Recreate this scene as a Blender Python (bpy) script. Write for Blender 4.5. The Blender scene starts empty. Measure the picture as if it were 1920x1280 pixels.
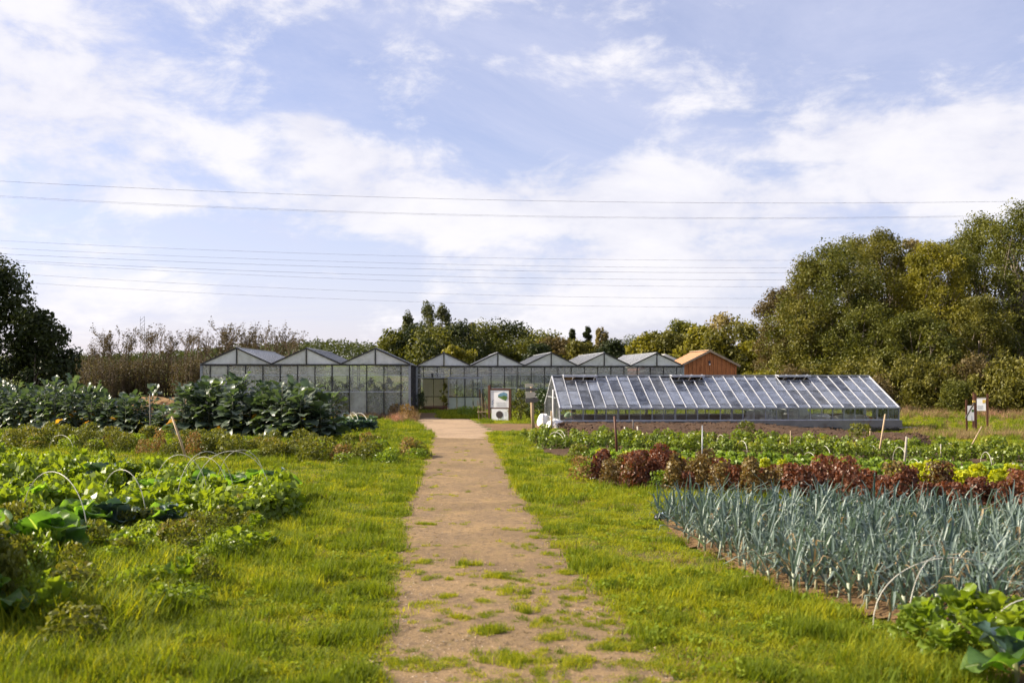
import bpy, math, random
import numpy as np
from mathutils import Vector, Matrix, Euler

# ------------------------------------------------------------------ camera, sky, sun, exposure
scene = bpy.context.scene
COL = scene.collection
H, F, HZ = 2.8, 1867.0, 698.0

cam_data = bpy.data.cameras.new('camera')
cam = bpy.data.objects.new('camera', cam_data)
COL.objects.link(cam)
cam.location = (0, 0, H)
cam.rotation_euler = (math.radians(90), 0, 0)
cam_data.lens = 35.0
cam_data.sensor_width = 36.0
cam_data.shift_y = 58 / 1920
cam_data.clip_start = 0.1
cam_data.clip_end = 5000
cam_data.dof.use_dof = True
cam_data.dof.focus_distance = 38.0
cam_data.dof.aperture_fstop = 1.6
scene.camera = cam

SUN_AZ = math.radians(-82)      # clockwise from +Y (view direction): from the left
SUN_EL = math.radians(33)

world = bpy.data.worlds.new('World')
scene.world = world
world.use_nodes = True


class N:
    """small node-tree helper"""
    def __init__(self, tree):
        self.t = tree
        tree.nodes.clear()

    def n(self, kind, **kw):
        nd = self.t.nodes.new(kind)
        for k, v in kw.items():
            setattr(nd, k, v)
        return nd

    def l(self, a, b):
        self.t.links.new(a, b)

    def put(self, sock, val):
        if hasattr(val, 'is_linked') or isinstance(val, bpy.types.NodeSocket):
            self.l(val, sock)
        else:
            sock.default_value = val

    def m(self, op, a, b=0.0, c=0.0, clamp=False):
        nd = self.n('ShaderNodeMath', operation=op, use_clamp=clamp)
        for i, v in enumerate((a, b, c)):
            self.put(nd.inputs[i], v)
        return nd.outputs[0]

    def mix(self, fac, a, b, blend='MIX'):
        nd = self.n('ShaderNodeMix', data_type='RGBA', blend_type=blend)
        self.put(nd.inputs[0], fac)
        for s, v in ((nd.inputs[6], a), (nd.inputs[7], b)):
            if isinstance(v, (tuple, list)):
                v = (*v[:3], 1.0)
            self.put(s, v)
        return nd.outputs[2]

    def noise(self, vec, scale, detail=4.0, rough=0.55, dist=0.0):
        nd = self.n('ShaderNodeTexNoise')
        if vec is not None:
            self.l(vec, nd.inputs['Vector'])
        nd.inputs['Scale'].default_value = scale
        nd.inputs['Detail'].default_value = detail
        nd.inputs['Roughness'].default_value = rough
        nd.inputs['Distortion'].default_value = dist
        return nd.outputs['Fac']

    def ramp(self, fac, lo, hi, a=0.0, b=1.0):
        nd = self.n('ShaderNodeMapRange', interpolation_type='SMOOTHSTEP')
        self.put(nd.inputs[0], fac)
        for i, v in ((1, lo), (2, hi), (3, a), (4, b)):
            nd.inputs[i].default_value = v
        return nd.outputs[0]


w = N(world.node_tree)
tc = w.n('ShaderNodeTexCoord').outputs['Generated']
sep = w.n('ShaderNodeSeparateXYZ'); w.l(tc, sep.inputs[0])
sx, sy, sz = sep.outputs
sky = w.n('ShaderNodeTexSky', sky_type='NISHITA')
sky.sun_disc = False
sky.sun_elevation = SUN_EL
sky.sun_rotation = SUN_AZ
sky.air_density = 1.0
sky.dust_density = 0.6
az = w.m('ARCTAN2', sx, sy)
el = w.m('ARCSINE', sz)
den = w.m('ADD', w.m('MAXIMUM', sz, 0.0), 0.10)
comb = w.n('ShaderNodeCombineXYZ')
w.l(w.m('DIVIDE', sx, den), comb.inputs[0])
w.l(w.m('DIVIDE', sy, den), comb.inputs[1])
comb.inputs[2].default_value = 3.7
plane = comb.outputs[0]
comb2 = w.n('ShaderNodeCombineXYZ')
w.l(az, comb2.inputs[0]); w.l(w.m('MULTIPLY', el, 1.9), comb2.inputs[1]); comb2.inputs[2].default_value = 1.3
ang = comb2.outputs[0]
n1 = w.noise(plane, 0.85, 9.0, 0.64, 0.35)
n2 = w.noise(ang, 9.0, 10.0, 0.64, 0.25)
base = w.m('ADD', w.m('MULTIPLY', n1, 0.40), w.m('MULTIPLY', n2, 0.60))
# larger banks and gaps of this day's sky: (px, py, half width, half height, amount)
BANKS = [(60, 160, 260, 240, .30), (300, 310, 170, 70, .12), (585, 228, 62, 30, .42), (690, 285, 110, 40, .26),
         (640, 390, 200, 55, .22), (1150, 400, 460, 130, .30), (1650, 330, 420, 120, .14), (1830, 220, 190, 70, .16),
         (1290, 510, 150, 60, .18), (1050, 600, 130, 45, .30), (160, 550, 190, 36, .26), (290, 380, 110, 20, .22),
         (960, 245, 330, 50, -.26), (330, 430, 330, 50, -.20), (430, 335, 140, 40, -.12), (640, 570, 460, 110, -.20), (1840, 60, 330, 110, -.16),
         (1350, 120, 500, 110, -.06), (1460, 315, 110, 20, -.16), (650, 120, 500, 90, -.02)]
tot = w.m('ADD', w.m('MULTIPLY', w.m('SUBTRACT', base, 0.5), 2.3), 0.5)
for (bx_, by_, ww, hh, amt) in BANKS:
    a0 = math.atan((bx_ - 960) / F)
    e0 = math.atan((HZ - by_) / F * math.cos(a0))
    ua = w.m('DIVIDE', w.m('SUBTRACT', az, a0), ww / F)
    ue = w.m('DIVIDE', w.m('SUBTRACT', el, e0), hh / F)
    r2 = w.m('ADD', w.m('MULTIPLY', ua, ua), w.m('MULTIPLY', ue, ue))
    g = w.m('EXPONENT', w.m('MULTIPLY', r2, -0.9))
    tot = w.m('ADD', tot, w.m('MULTIPLY', g, amt))
cover = w.ramp(tot, 0.42, 0.77)
veil = w.ramp(w.noise(plane, 0.55, 8.0, 0.68, 0.9), 0.30, 0.68, 0.20, 0.72)
hazy = w.ramp(el, 0.0, 0.32, 0.62, 0.0)
veil = w.m('MAXIMUM', veil, hazy)
skyc = w.mix(1.0, sky.outputs[0], (1.10, 0.95, 1.08), 'MULTIPLY')
skyc = w.mix(1.0, skyc, (1.12, 1.12, 1.12), 'MULTIPLY')
c0 = w.mix(veil, skyc, (5.2, 5.4, 6.8))
shade = w.ramp(w.noise(ang, 9.0, 6.0, 0.6, 0.2), 0.3, 0.7)
cloudc = w.mix(shade, (6.0, 5.95, 6.6), (7.4, 7.2, 7.35))
c1 = w.mix(w.m('MULTIPLY', cover, 0.86), c0, cloudc)
bg = w.n('ShaderNodeBackground'); w.l(c1, bg.inputs[0]); bg.inputs[1].default_value = 0.062
out = w.n('ShaderNodeOutputWorld'); w.l(bg.outputs[0], out.inputs[0])

sun_data = bpy.data.lights.new('sun', 'SUN')
sun_data.energy = 5.0
sun_data.angle = math.radians(0.55)
sun_data.color = (1.0, 0.89, 0.70)
sun = bpy.data.objects.new('sun', sun_data)
COL.objects.link(sun)
sd = Vector((math.sin(SUN_AZ) * math.cos(SUN_EL), math.cos(SUN_AZ) * math.cos(SUN_EL), math.sin(SUN_EL)))
sun.rotation_euler = sd.to_track_quat('Z', 'Y').to_euler()
sun.location = sd * 60

scene.render.engine = 'CYCLES'
scene.view_settings.view_transform = 'Standard'
scene.view_settings.look = 'None'
scene.view_settings.exposure = 1.2
scene.view_settings.gamma = 1.0
scene.cycles.max_bounces = 5
scene.cycles.diffuse_bounces = 2
scene.cycles.glossy_bounces = 2
scene.cycles.use_adaptive_sampling = True
scene.cycles.adaptive_threshold = 0.03
scene.cycles.transmission_bounces = 5
scene.cycles.transparent_max_bounces = 14
scene.cycles.caustics_reflective = False
scene.cycles.caustics_refractive = False
scene.cycles.use_denoising = True

rng = np.random.default_rng(7)
random.seed(7)


# ------------------------------------------------------------------ picture-to-place helpers (measuring only)
def smooth(a, b, v):
    t = np.clip((np.asarray(v, float) - a) / (b - a), 0, 1)
    return t * t * (3 - 2 * t)


def tz(x, y):
    """height of the land"""
    x = np.asarray(x, float); y = np.asarray(y, float)
    z = 3.7 * smooth(98, 175, y) + 9.0 * smooth(230, 520, y) * (0.55 + 0.45 * np.sin(x * 0.008 + 1.2))
    z = z - 0.30 * smooth(11, 16, x) * smooth(41, 47, y) * (1 - smooth(60, 75, y))
    return z


def G(px, py, z=0.0):
    d = (H - z) * F / (py - HZ)
    return ((px - 960) * d / F, d)


def X(px, d):
    return (px - 960) * d / F


def Z(py, d):
    return H - (py - HZ) * d / F


def inside(poly, x, y):
    poly = np.asarray(poly, float)
    c = np.zeros(len(x), bool)
    n = len(poly)
    for i in range(n):
        x0, y0 = poly[i]; x1, y1 = poly[(i + 1) % n]
        cond = ((y0 > y) != (y1 > y))
        if y1 != y0:
            c ^= cond & (x < (x1 - x0) * (y - y0) / (y1 - y0) + x0)
    return c


ONES = ['', 'first', 'second', 'third', 'fourth', 'fifth', 'sixth', 'seventh', 'eighth', 'ninth', 'tenth', 'eleventh', 'twelfth', 'thirteenth', 'fourteenth', 'fifteenth',
        'sixteenth', 'seventeenth', 'eighteenth', 'nineteenth']
TENS = {2: ('twentieth', 'twenty'), 3: ('thirtieth', 'thirty'), 4: ('fortieth', 'forty'), 5: ('fiftieth', 'fifty'), 6: ('sixtieth', 'sixty'), 7: ('seventieth', 'seventy'), 8: ('eightieth', 'eighty'), 9: ('ninetieth', 'ninety')}


def ordinal(n):
    if n < 20:
        return ONES[n]
    if n >= 100:
        return 'hundredth' if n == 100 else 'hundred-and-' + ordinal(n - 100)
    a, b = divmod(n, 10)
    return TENS[a][0] if b == 0 else TENS[a][1] + '-' + ONES[b]


# ------------------------------------------------------------------ materials
def new_mat(name):
    m = bpy.data.materials.new(name)
    m.use_nodes = True
    return m, N(m.node_tree)


def leaf_mat(name, a, b, trans=0.35, rough=0.5, spec=0.35, tcol=None, use='tint', c=None, vein=None):
    """a..b colour range; use: tint (mesh attribute) or random (per object)"""
    m, k = new_mat(name)
    if use == 'tint':
        f = k.n('ShaderNodeAttribute', attribute_name='tint').outputs['Fac']
    elif use == 'both':
        f = k.m('ADD', k.m('MULTIPLY', k.n('ShaderNodeAttribute', attribute_name='tint').outputs['Fac'], 0.6),
                k.m('MULTIPLY', k.n('ShaderNodeObjectInfo').outputs['Random'], 0.4))
    else:
        f = k.n('ShaderNodeObjectInfo').outputs['Random']
    col = k.mix(f, a, b)
    if c is not None:
        col = k.mix(k.ramp(f, 0.80, 0.97), col, c)
    if vein is not None:
        vt_ = k.n('ShaderNodeAttribute', attribute_name='tint').outputs['Fac']
        ns = k.noise(k.n('ShaderNodeTexCoord').outputs['Object'], 14.0, 4.0, 0.6)
        col = k.mix(k.ramp(ns, 0.35, 0.7, 0.0, 0.45), col, tuple(.5 * v for v in a))
        col = k.mix(k.ramp(vt_, 0.9, 0.98), col, vein)
    p = k.n('ShaderNodeBsdfPrincipled')
    k.l(col, p.inputs['Base Color'])
    p.inputs['Roughness'].default_value = rough
    p.inputs['Specular IOR Level'].default_value = spec
    t = k.n('ShaderNodeBsdfTranslucent')
    tc_ = k.mix(1.0, col, tcol or (1.5, 1.45, 0.75), 'MULTIPLY')
    k.l(tc_, t.inputs[0])
    ms = k.n('ShaderNodeMixShader'); ms.inputs[0].default_value = trans
    k.l(p.outputs[0], ms.inputs[1]); k.l(t.outputs[0], ms.inputs[2])
    o = k.n('ShaderNodeOutputMaterial'); k.l(ms.outputs[0], o.inputs[0])
    return m


def solid(name, a, b=None, rough=0.6, scale=6.0, metal=0.0, bump=0.0, spec=0.4, stretch=None, c=None):
    m, k = new_mat(name)
    vec = k.n('ShaderNodeTexCoord').outputs['Object']
    if stretch:
        mp = k.n('ShaderNodeMapping'); mp.inputs['Scale'].default_value = stretch
        k.l(vec, mp.inputs[0]); vec = mp.outputs[0]
    nz = k.noise(vec, scale, 6.0, 0.6)
    col = k.mix(k.ramp(nz, 0.3, 0.7), a, b or tuple(v * 0.75 for v in a))
    if c is not None:
        col = k.mix(k.ramp(k.noise(vec, scale * 0.37, 5.0, 0.65), 0.56, 0.72), col, c)
    p = k.n('ShaderNodeBsdfPrincipled')
    k.l(col, p.inputs['Base Color'])
    p.inputs['Roughness'].default_value = rough
    p.inputs['Metallic'].default_value = metal
    p.inputs['Specular IOR Level'].default_value = spec
    if bump:
        bp = k.n('ShaderNodeBump'); bp.inputs['Strength'].default_value = bump
        bp.inputs['Distance'].default_value = 0.02
        k.l(k.noise(vec, scale * 3, 5.0, 0.6), bp.inputs['Height'])
        k.l(bp.outputs[0], p.inputs['Normal'])
    o = k.n('ShaderNodeOutputMaterial'); k.l(p.outputs[0], o.inputs[0])
    return m


def glass_mat(name, clear, milk, gloss=0.06, tint=(0.95, 0.97, 0.96), trans=0.5, rough=0.05, dirt=2.0):
    """pane: partly see-through, partly milky (dust, whitewash, painted sky tint), with a mirror sheen"""
    m, k = new_mat(name)
    vec = k.n('ShaderNodeTexCoord').outputs['Object']
    info = k.n('ShaderNodeObjectInfo')
    vv = k.n('ShaderNodeVectorMath', operation='ADD')
    k.l(vec, vv.inputs[0]); k.l(info.outputs['Location'], vv.inputs[1])
    nz = k.noise(vv.outputs[0], dirt, 6.0, 0.65)
    tr = k.n('ShaderNodeBsdfTransparent'); tr.inputs[0].default_value = (*tint, 1)
    df = k.n('ShaderNodeBsdfDiffuse'); df.inputs[0].default_value = (*milk, 1)
    tl = k.n('ShaderNodeBsdfTranslucent'); tl.inputs[0].default_value = (*milk, 1)
    dm = k.n('ShaderNodeMixShader'); dm.inputs[0].default_value = trans
    k.l(df.outputs[0], dm.inputs[1]); k.l(tl.outputs[0], dm.inputs[2])
    fac = k.m('ADD', k.ramp(nz, 0.3, 0.7, (1 - clear) - 0.10, (1 - clear) + 0.10),
              k.m('MULTIPLY', k.m('SUBTRACT', info.outputs['Random'], 0.5), 0.28), clamp=True)
    m1 = k.n('ShaderNodeMixShader'); k.l(fac, m1.inputs[0])
    k.l(tr.outputs[0], m1.inputs[1]); k.l(dm.outputs[0], m1.inputs[2])
    gl = k.n('ShaderNodeBsdfGlossy'); gl.inputs['Roughness'].default_value = rough
    lw = k.n('ShaderNodeFresnel'); lw.inputs[0].default_value = 1.5
    m2 = k.n('ShaderNodeMixShader'); k.l(k.m('ADD', lw.outputs[0], gloss - 0.04, clamp=True), m2.inputs[0])
    k.l(m1.outputs[0], m2.inputs[1]); k.l(gl.outputs[0], m2.inputs[2])
    o = k.n('ShaderNodeOutputMaterial'); k.l(m2.outputs[0], o.inputs[0])
    return m


def ground_mat():
    m, k = new_mat('meadow_ground')
    vec = k.n('ShaderNodeTexCoord').outputs['Object']
    n_big = k.noise(vec, 0.10, 4.0, 0.6)
    n_mid = k.noise(vec, 0.9, 6.0, 0.65)
    n_fine = k.noise(vec, 14.0, 5.0, 0.7)
    g = k.mix(n_mid, (0.050, 0.078, 0.011), (0.130, 0.160, 0.022))
    g = k.mix(k.ramp(n_big, 0.50, 0.68), g, (0.150, 0.130, 0.045))
    g = k.mix(k.ramp(n_fine, 0.35, 0.75, 0.0, 0.65), g, (0.060, 0.052, 0.022))
    p = k.n('ShaderNodeBsdfPrincipled'); k.l(g, p.inputs['Base Color'])
    p.inputs['Roughness'].default_value = 0.95
    p.inputs['Specular IOR Level'].default_value = 0.1
    bp = k.n('ShaderNodeBump'); bp.inputs['Strength'].default_value = 0.6; bp.inputs['Distance'].default_value = 0.05
    k.l(n_fine, bp.inputs['Height']); k.l(bp.outputs[0], p.inputs['Normal'])
    o = k.n('ShaderNodeOutputMaterial'); k.l(p.outputs[0], o.inputs[0])
    return m


def path_mat(name, a, b, dark, moss, mossamt=0.5):
    m, k = new_mat(name)
    vec = k.n('ShaderNodeTexCoord').outputs['Object']
    n1_ = k.noise(vec, 1.1, 6.0, 0.65)
    n2_ = k.noise(vec, 7.0, 6.0, 0.7)
    n3_ = k.noise(vec, 42.0, 4.0, 0.7)
    vo = k.n('ShaderNodeTexVoronoi'); vo.inputs['Scale'].default_value = 26.0; k.l(vec, vo.inputs['Vector'])
    col = k.mix(k.ramp(n1_, 0.3, 0.7), a, b)
    col = k.mix(k.ramp(n2_, 0.46, 0.66, 0.0, 0.75), col, dark)
    col = k.mix(k.ramp(k.noise(vec, 0.45, 4.0, 0.6), 0.42, 0.62, 0.0, 0.45), col, tuple(v * .62 for v in b))
    col = k.mix(k.ramp(n3_, 0.48, 0.70, 0.0, 0.75), col, tuple(min(1, v * 1.6) for v in a))
    col = k.mix(k.ramp(k.noise(vec, 28.0, 5.0, 0.75), 0.55, 0.72, 0.0, 0.7), col, tuple(v * .7 for v in dark))
    col = k.mix(k.ramp(vo.outputs['Distance'], 0.05, 0.16, 0.45, 0.0), col, tuple(min(1, v * 1.9) for v in b))
    col = k.mix(k.ramp(k.noise(vec, 2.6, 5.0, 0.7, 0.4), 0.56, 0.70, 0.0, mossamt), col, moss)
    p = k.n('ShaderNodeBsdfPrincipled'); k.l(col, p.inputs['Base Color'])
    p.inputs['Roughness'].default_value = 0.95; p.inputs['Specular IOR Level'].default_value = 0.12
    bp = k.n('ShaderNodeBump'); bp.inputs['Strength'].default_value = 0.9; bp.inputs['Distance'].default_value = 0.03
    hgt = k.m('ADD', n2_, k.m('MULTIPLY', n3_, 0.5))
    k.l(hgt, bp.inputs['Height']); k.l(bp.outputs[0], p.inputs['Normal'])
    o = k.n('ShaderNodeOutputMaterial'); k.l(p.outputs[0], o.inputs[0])
    return m


M = {}
M['ground'] = ground_mat()
M['path'] = path_mat('gravel_path', (0.268, 0.180, 0.092), (0.172, 0.120, 0.074), (0.078, 0.057, 0.043), (0.15, 0.125, 0.035), 0.6)
M['sand'] = path_mat('pale_sand', (0.35, 0.25, 0.165), (0.28, 0.20, 0.135), (0.24, 0.17, 0.11), (0.20, 0.17, 0.07), 0.25)
M['soil'] = path_mat('dug_soil', (0.095, 0.058, 0.036), (0.070, 0.044, 0.030), (0.035, 0.022, 0.016), (0.10, 0.085, 0.035), 0.2)
M['mulch'] = path_mat('straw_mulch', (0.22, 0.135, 0.065), (0.13, 0.080, 0.045), (0.060, 0.038, 0.024), (0.10, 0.11, 0.03), 0.45)
M['straw'] = path_mat('straw', (0.21, 0.135, 0.065), (0.16, 0.10, 0.05), (0.20, 0.11, 0.05), (0.30, 0.20, 0.08), 0.3)
M['manure'] = path_mat('straw_manure', (0.11, 0.055, 0.028), (0.08, 0.042, 0.024), (0.03, 0.018, 0.012), (0.16, 0.09, 0.04), 0.4)
M['grass'] = leaf_mat('grass_blade', (0.118, 0.180, 0.011), (0.440, 0.425, 0.032), 0.48, 0.6, 0.12, (1.45, 1.3, 0.45), 'both', (0.32, 0.25, 0.09))
M['grass_dark'] = leaf_mat('lush_shaded_grass_blade', (0.062, 0.108, 0.009), (0.235, 0.270, 0.020), 0.42, 0.6, 0.12, (1.45, 1.4, 0.45), 'both')  # deeper green copy of the grass, with tussock shade put into its colour
M['clover'] = leaf_mat('clover_leaf', (0.10, 0.17, 0.014), (0.22, 0.27, 0.03), 0.4, 0.65, 0.1, (1.45, 1.3, 0.45), 'both')
M['dry'] = leaf_mat('dry_grass', (0.19, 0.130, 0.062), (0.34, 0.245, 0.12), 0.3, 0.7, 0.15, (1.2, 1.1, 0.9), 'both')
M['kale'] = leaf_mat('kale_leaf', (0.016, 0.040, 0.024), (0.145, 0.172, 0.125), 0.22, 0.40, 0.5, (1.6, 1.9, 0.6), 'both')
M['kale_old'] = leaf_mat('yellowed_kale_leaf', (0.42, 0.20, 0.015), (0.50, 0.33, 0.04), 0.4, 0.5, 0.3, (1.4, 1.2, 0.6), 'random')
M['cabbage'] = leaf_mat('cabbage_leaf', (0.075, 0.150, 0.045), (0.170, 0.265, 0.055), 0.55, 0.45, 0.35, (1.6, 1.7, 0.35), 'random', vein=(.30, .36, .20))
M['cabbage_blue'] = leaf_mat('blue_cabbage_leaf', (0.045, 0.085, 0.085), (0.11, 0.16, 0.13), 0.22, 0.42, 0.4, (1.4, 1.6, 0.5), 'random', vein=(.32, .36, .30))
M['chard'] = leaf_mat('leafy_green', (0.115, 0.190, 0.018), (0.215, 0.275, 0.030), 0.45, 0.42, 0.4, (1.5, 1.4, 0.4), 'both')
M['celery'] = leaf_mat('celery_leaf', (0.080, 0.140, 0.014), (0.205, 0.250, 0.030), 0.40, 0.42, 0.45, (1.5, 1.4, 0.45), 'both', (0.36, 0.34, 0.06))
M['lettuce'] = leaf_mat('lettuce_leaf', (0.115, 0.195, 0.022), (0.235, 0.315, 0.045), 0.40, 0.40, 0.4, (1.4, 1.4, 0.45), 'both')
M['yellow'] = leaf_mat('yellow_lettuce', (0.28, 0.33, 0.010), (0.44, 0.45, 0.018), 0.42, 0.5, 0.3, (1.3, 1.2, 0.4), 'both')
M['red'] = leaf_mat('red_lettuce', (0.050, 0.018, 0.012), (0.205, 0.085, 0.042), 0.30, 0.45, 0.40, (1.7, 1.1, 0.6), 'both')
M['red2'] = leaf_mat('bronze_lettuce', (0.075, 0.045, 0.014), (0.205, 0.150, 0.045), 0.30, 0.45, 0.4, (1.5, 1.2, 0.6), 'both')
M['leek'] = leaf_mat('leek_leaf', (0.045, 0.082, 0.082), (0.205, 0.255, 0.215), 0.22, 0.42, 0.45, (1.2, 1.4, 0.8), 'both')
M['leek_dry'] = leaf_mat('dry_leek_leaf', (0.27, 0.19, 0.10), (0.42, 0.33, 0.20), 0.3, 0.6, 0.2, (1.2, 1.1, 0.8), 'random')
M['leek_stalk'] = solid('leek_stalk', (0.33, 0.34, 0.24), (0.19, 0.25, 0.19), 0.5, 5.0)
M['weed'] = leaf_mat('weed_leaf', (0.050, 0.078, 0.012), (0.175, 0.180, 0.030), 0.38, 0.5, 0.3, (1.5, 1.35, 0.5), 'both', (0.24, 0.15, 0.045))
M['weed_dry'] = leaf_mat('autumn_weed_leaf', (0.17, 0.095, 0.035), (0.30, 0.21, 0.07), 0.3, 0.6, 0.2, (1.3, 1.1, 0.7), 'both')
M['pinkdry'] = leaf_mat('pink_dry_seedhead', (0.34, 0.17, 0.11), (0.46, 0.28, 0.19), 0.3, 0.7, 0.1, (1.2, 1.0, 0.9), 'both')
M['shrub'] = leaf_mat('shrub_leaf', (0.050, 0.072, 0.012), (0.180, 0.170, 0.030), 0.35, 0.5, 0.3, None, 'both', (0.34, 0.27, 0.03))
M['darkshrub'] = leaf_mat('dark_shrub_leaf', (0.018, 0.036, 0.010), (0.055, 0.085, 0.022), 0.25, 0.45, 0.4)
M['bark'] = solid('bark', (0.15, 0.115, 0.085), (0.075, 0.055, 0.040), 0.9, 9.0, bump=0.5, stretch=(1, 1, 0.25))
M['palebark'] = solid('pale_bark', (0.26, 0.215, 0.165), (0.14, 0.11, 0.08), 0.9, 7.0, bump=0.4, stretch=(1, 1, 0.25))
M['twig'] = solid('twig', (0.145, 0.095, 0.058), (0.085, 0.058, 0.038), 0.9, 4.0)
M['kale_stem'] = solid('kale_stem', (0.07, 0.085, 0.045), (0.10, 0.095, 0.055), 0.7, 6.0)
M['stem'] = solid('plant_stem', (0.14, 0.17, 0.06), (0.20, 0.16, 0.08), 0.7, 6.0)
TREE = {
    'olive': leaf_mat('olive_foliage', (0.040, 0.048, 0.009), (0.190, 0.170, 0.027), 0.30, 0.55, 0.25),
    'green': leaf_mat('green_foliage', (0.028, 0.042, 0.008), (0.160, 0.158, 0.022), 0.30, 0.55, 0.25),
    'dark': leaf_mat('dark_foliage', (0.012, 0.022, 0.006), (0.045, 0.056, 0.013), 0.22, 0.55, 0.25),
    'yellow': leaf_mat('yellow_green_foliage', (0.080, 0.088, 0.012), (0.265, 0.232, 0.025), 0.38, 0.5, 0.25),
    'brown': leaf_mat('brown_foliage', (0.066, 0.052, 0.022), (0.165, 0.122, 0.050), 0.28, 0.6, 0.2),
    'hedge': leaf_mat('hedge_foliage', (0.045, 0.036, 0.020), (0.120, 0.092, 0.046), 0.28, 0.6, 0.2),
    'far': leaf_mat('far_foliage', (0.030, 0.044, 0.014), (0.085, 0.095, 0.030), 0.25, 0.6, 0.2),
    'poplar': leaf_mat('poplar_foliage', (0.038, 0.055, 0.018), (0.120, 0.120, 0.040), 0.28, 0.5, 0.3),
    'tan': leaf_mat('tan_foliage', (0.15, 0.12, 0.045), (0.28, 0.22, 0.09), 0.3, 0.6, 0.2),
}
M['frame'] = solid('dark_steel_frame', (0.030, 0.030, 0.034), (0.050, 0.045, 0.042), 0.55, 3.0)
M['galv'] = solid('galvanised_steel', (0.34, 0.35, 0.37), (0.24, 0.25, 0.27), 0.45, 5.0, metal=0.3)
M['alu'] = solid('pale_aluminium', (0.56, 0.57, 0.62), (0.42, 0.43, 0.48), 0.4, 4.0, metal=0.15)
M['pane_a'] = glass_mat('whitewashed_pane', 0.75, (0.92, 0.92, 0.84), 0.06, trans=0.15, rough=0.15)
M['pane_g'] = glass_mat('gable_pane', 0.30, (0.95, 0.95, 0.92), 0.05, trans=0.15, rough=0.2)
M['pane_b'] = glass_mat('dusty_pane', 0.84, (0.60, 0.64, 0.60), 0.08, trans=0.35)
M['pane_roof'] = glass_mat('dusty_roof_pane', 0.22, (0.88, 0.87, 0.84), 0.06, trans=0.42, rough=0.3)
M['pane_c'] = glass_mat('clear_roof_pane', 0.84, (0.62, 0.70, 0.92), 0.16, trans=0.25, rough=0.04, dirt=3.0)  # bluish milk paints sky reflection and haze over the dusty glass
M['pane_w'] = glass_mat('clear_side_pane', 0.93, (0.55, 0.58, 0.58), 0.05, trans=0.5, rough=0.03)
M['panel'] = solid('pale_green_panel', (0.46, 0.49, 0.38), (0.40, 0.43, 0.33), 0.6, 3.0)
M['concrete'] = solid('concrete', (0.24, 0.225, 0.20), (0.17, 0.16, 0.145), 0.9, 2.2, bump=0.4, c=(0.15, 0.085, 0.045))
M['screen'] = leaf_mat('white_screen', (0.68, 0.67, 0.64), (0.74, 0.73, 0.71), 0.4, 0.7, 0.2, (1, 1, 1), 'random')
M['boards'] = solid('orange_stained_wood', (0.56, 0.205, 0.065), (0.38, 0.125, 0.038), 0.65, 3.0, stretch=(5, 5, 0.5), c=(0.32, 0.095, 0.025))
M['shingle'] = solid('orange_roof_timber', (0.40, 0.21, 0.105), (0.32, 0.15, 0.07), 0.7, 3.0)
M['fascia'] = solid('weathered_fascia', (0.42, 0.32, 0.22), (0.30, 0.22, 0.15), 0.8, 3.0)
M['brownwood'] = solid('brown_stained_wood', (0.115, 0.042, 0.020), (0.080, 0.030, 0.016), 0.6, 5.0, stretch=(4, 4, 0.6))
M['palewood'] = solid('pale_wood', (0.46, 0.34, 0.21), (0.34, 0.24, 0.15), 0.8, 5.0, stretch=(4, 4, 0.6))
M['greywood'] = solid('weathered_grey_wood', (0.36, 0.32, 0.27), (0.25, 0.22, 0.19), 0.85, 5.0, bump=0.4, stretch=(0.7, 4, 4))
M['darkwood'] = solid('dark_grey_wood', (0.16, 0.145, 0.13), (0.11, 0.10, 0.09), 0.85, 5.0, bump=0.4, stretch=(0.7, 4, 4))
M['creamwood'] = solid('cream_painted_wood', (0.66, 0.60, 0.49), (0.54, 0.48, 0.38), 0.8, 5.0, stretch=(0.7, 4, 4))
M['white'] = solid('white_board', (0.88, 0.87, 0.88), (0.84, 0.83, 0.84), 0.5, 2.0)
M['print_dark'] = solid('printed_dark', (0.075, 0.055, 0.055), (0.055, 0.042, 0.042), 0.5, 12.0)
M['print_grey'] = solid('printed_grey', (0.50, 0.50, 0.52), (0.44, 0.44, 0.46), 0.5, 12.0)
M['print_blue'] = solid('printed_blue', (0.10, 0.22, 0.33), (0.20, 0.34, 0.44), 0.5, 5.0)
M['print_green'] = solid('printed_green', (0.045, 0.11, 0.025), (0.14, 0.24, 0.04), 0.5, 9.0)
M['print_yellow'] = solid('printed_yellow', (0.72, 0.48, 0.08), (0.62, 0.44, 0.12), 0.5, 9.0)
M['hoop'] = solid('white_plastic_pipe', (0.56, 0.54, 0.47), (0.40, 0.38, 0.32), 0.4, 3.0)
M['blackplastic'] = solid('black_plastic', (0.012, 0.012, 0.015), (0.022, 0.022, 0.028), 0.38, 2.0, bump=0.6)
M['plasticsheet'] = solid('white_plastic_sheet', (0.80, 0.79, 0.77), (0.70, 0.69, 0.68), 0.4, 2.0, bump=0.5)
M['terracotta'] = solid('orange_pot', (0.55, 0.17, 0.06), (0.46, 0.13, 0.05), 0.7, 3.0)
M['wire'] = solid('cable', (0.16, 0.16, 0.20), (0.14, 0.14, 0.18), 0.5, 1.0)
M['skin'] = solid('skin', (0.50, 0.29, 0.20), (0.45, 0.25, 0.17), 0.5, 4.0)
M['shirt'] = solid('light_green_shirt', (0.48, 0.62, 0.36), (0.40, 0.54, 0.30), 0.8, 5.0)
M['trousers'] = solid('dark_trousers', (0.060, 0.062, 0.075), (0.045, 0.045, 0.055), 0.85, 5.0)
M['hair'] = solid('brown_hair', (0.10, 0.055, 0.03), (0.06, 0.035, 0.02), 0.6, 8.0)


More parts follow.
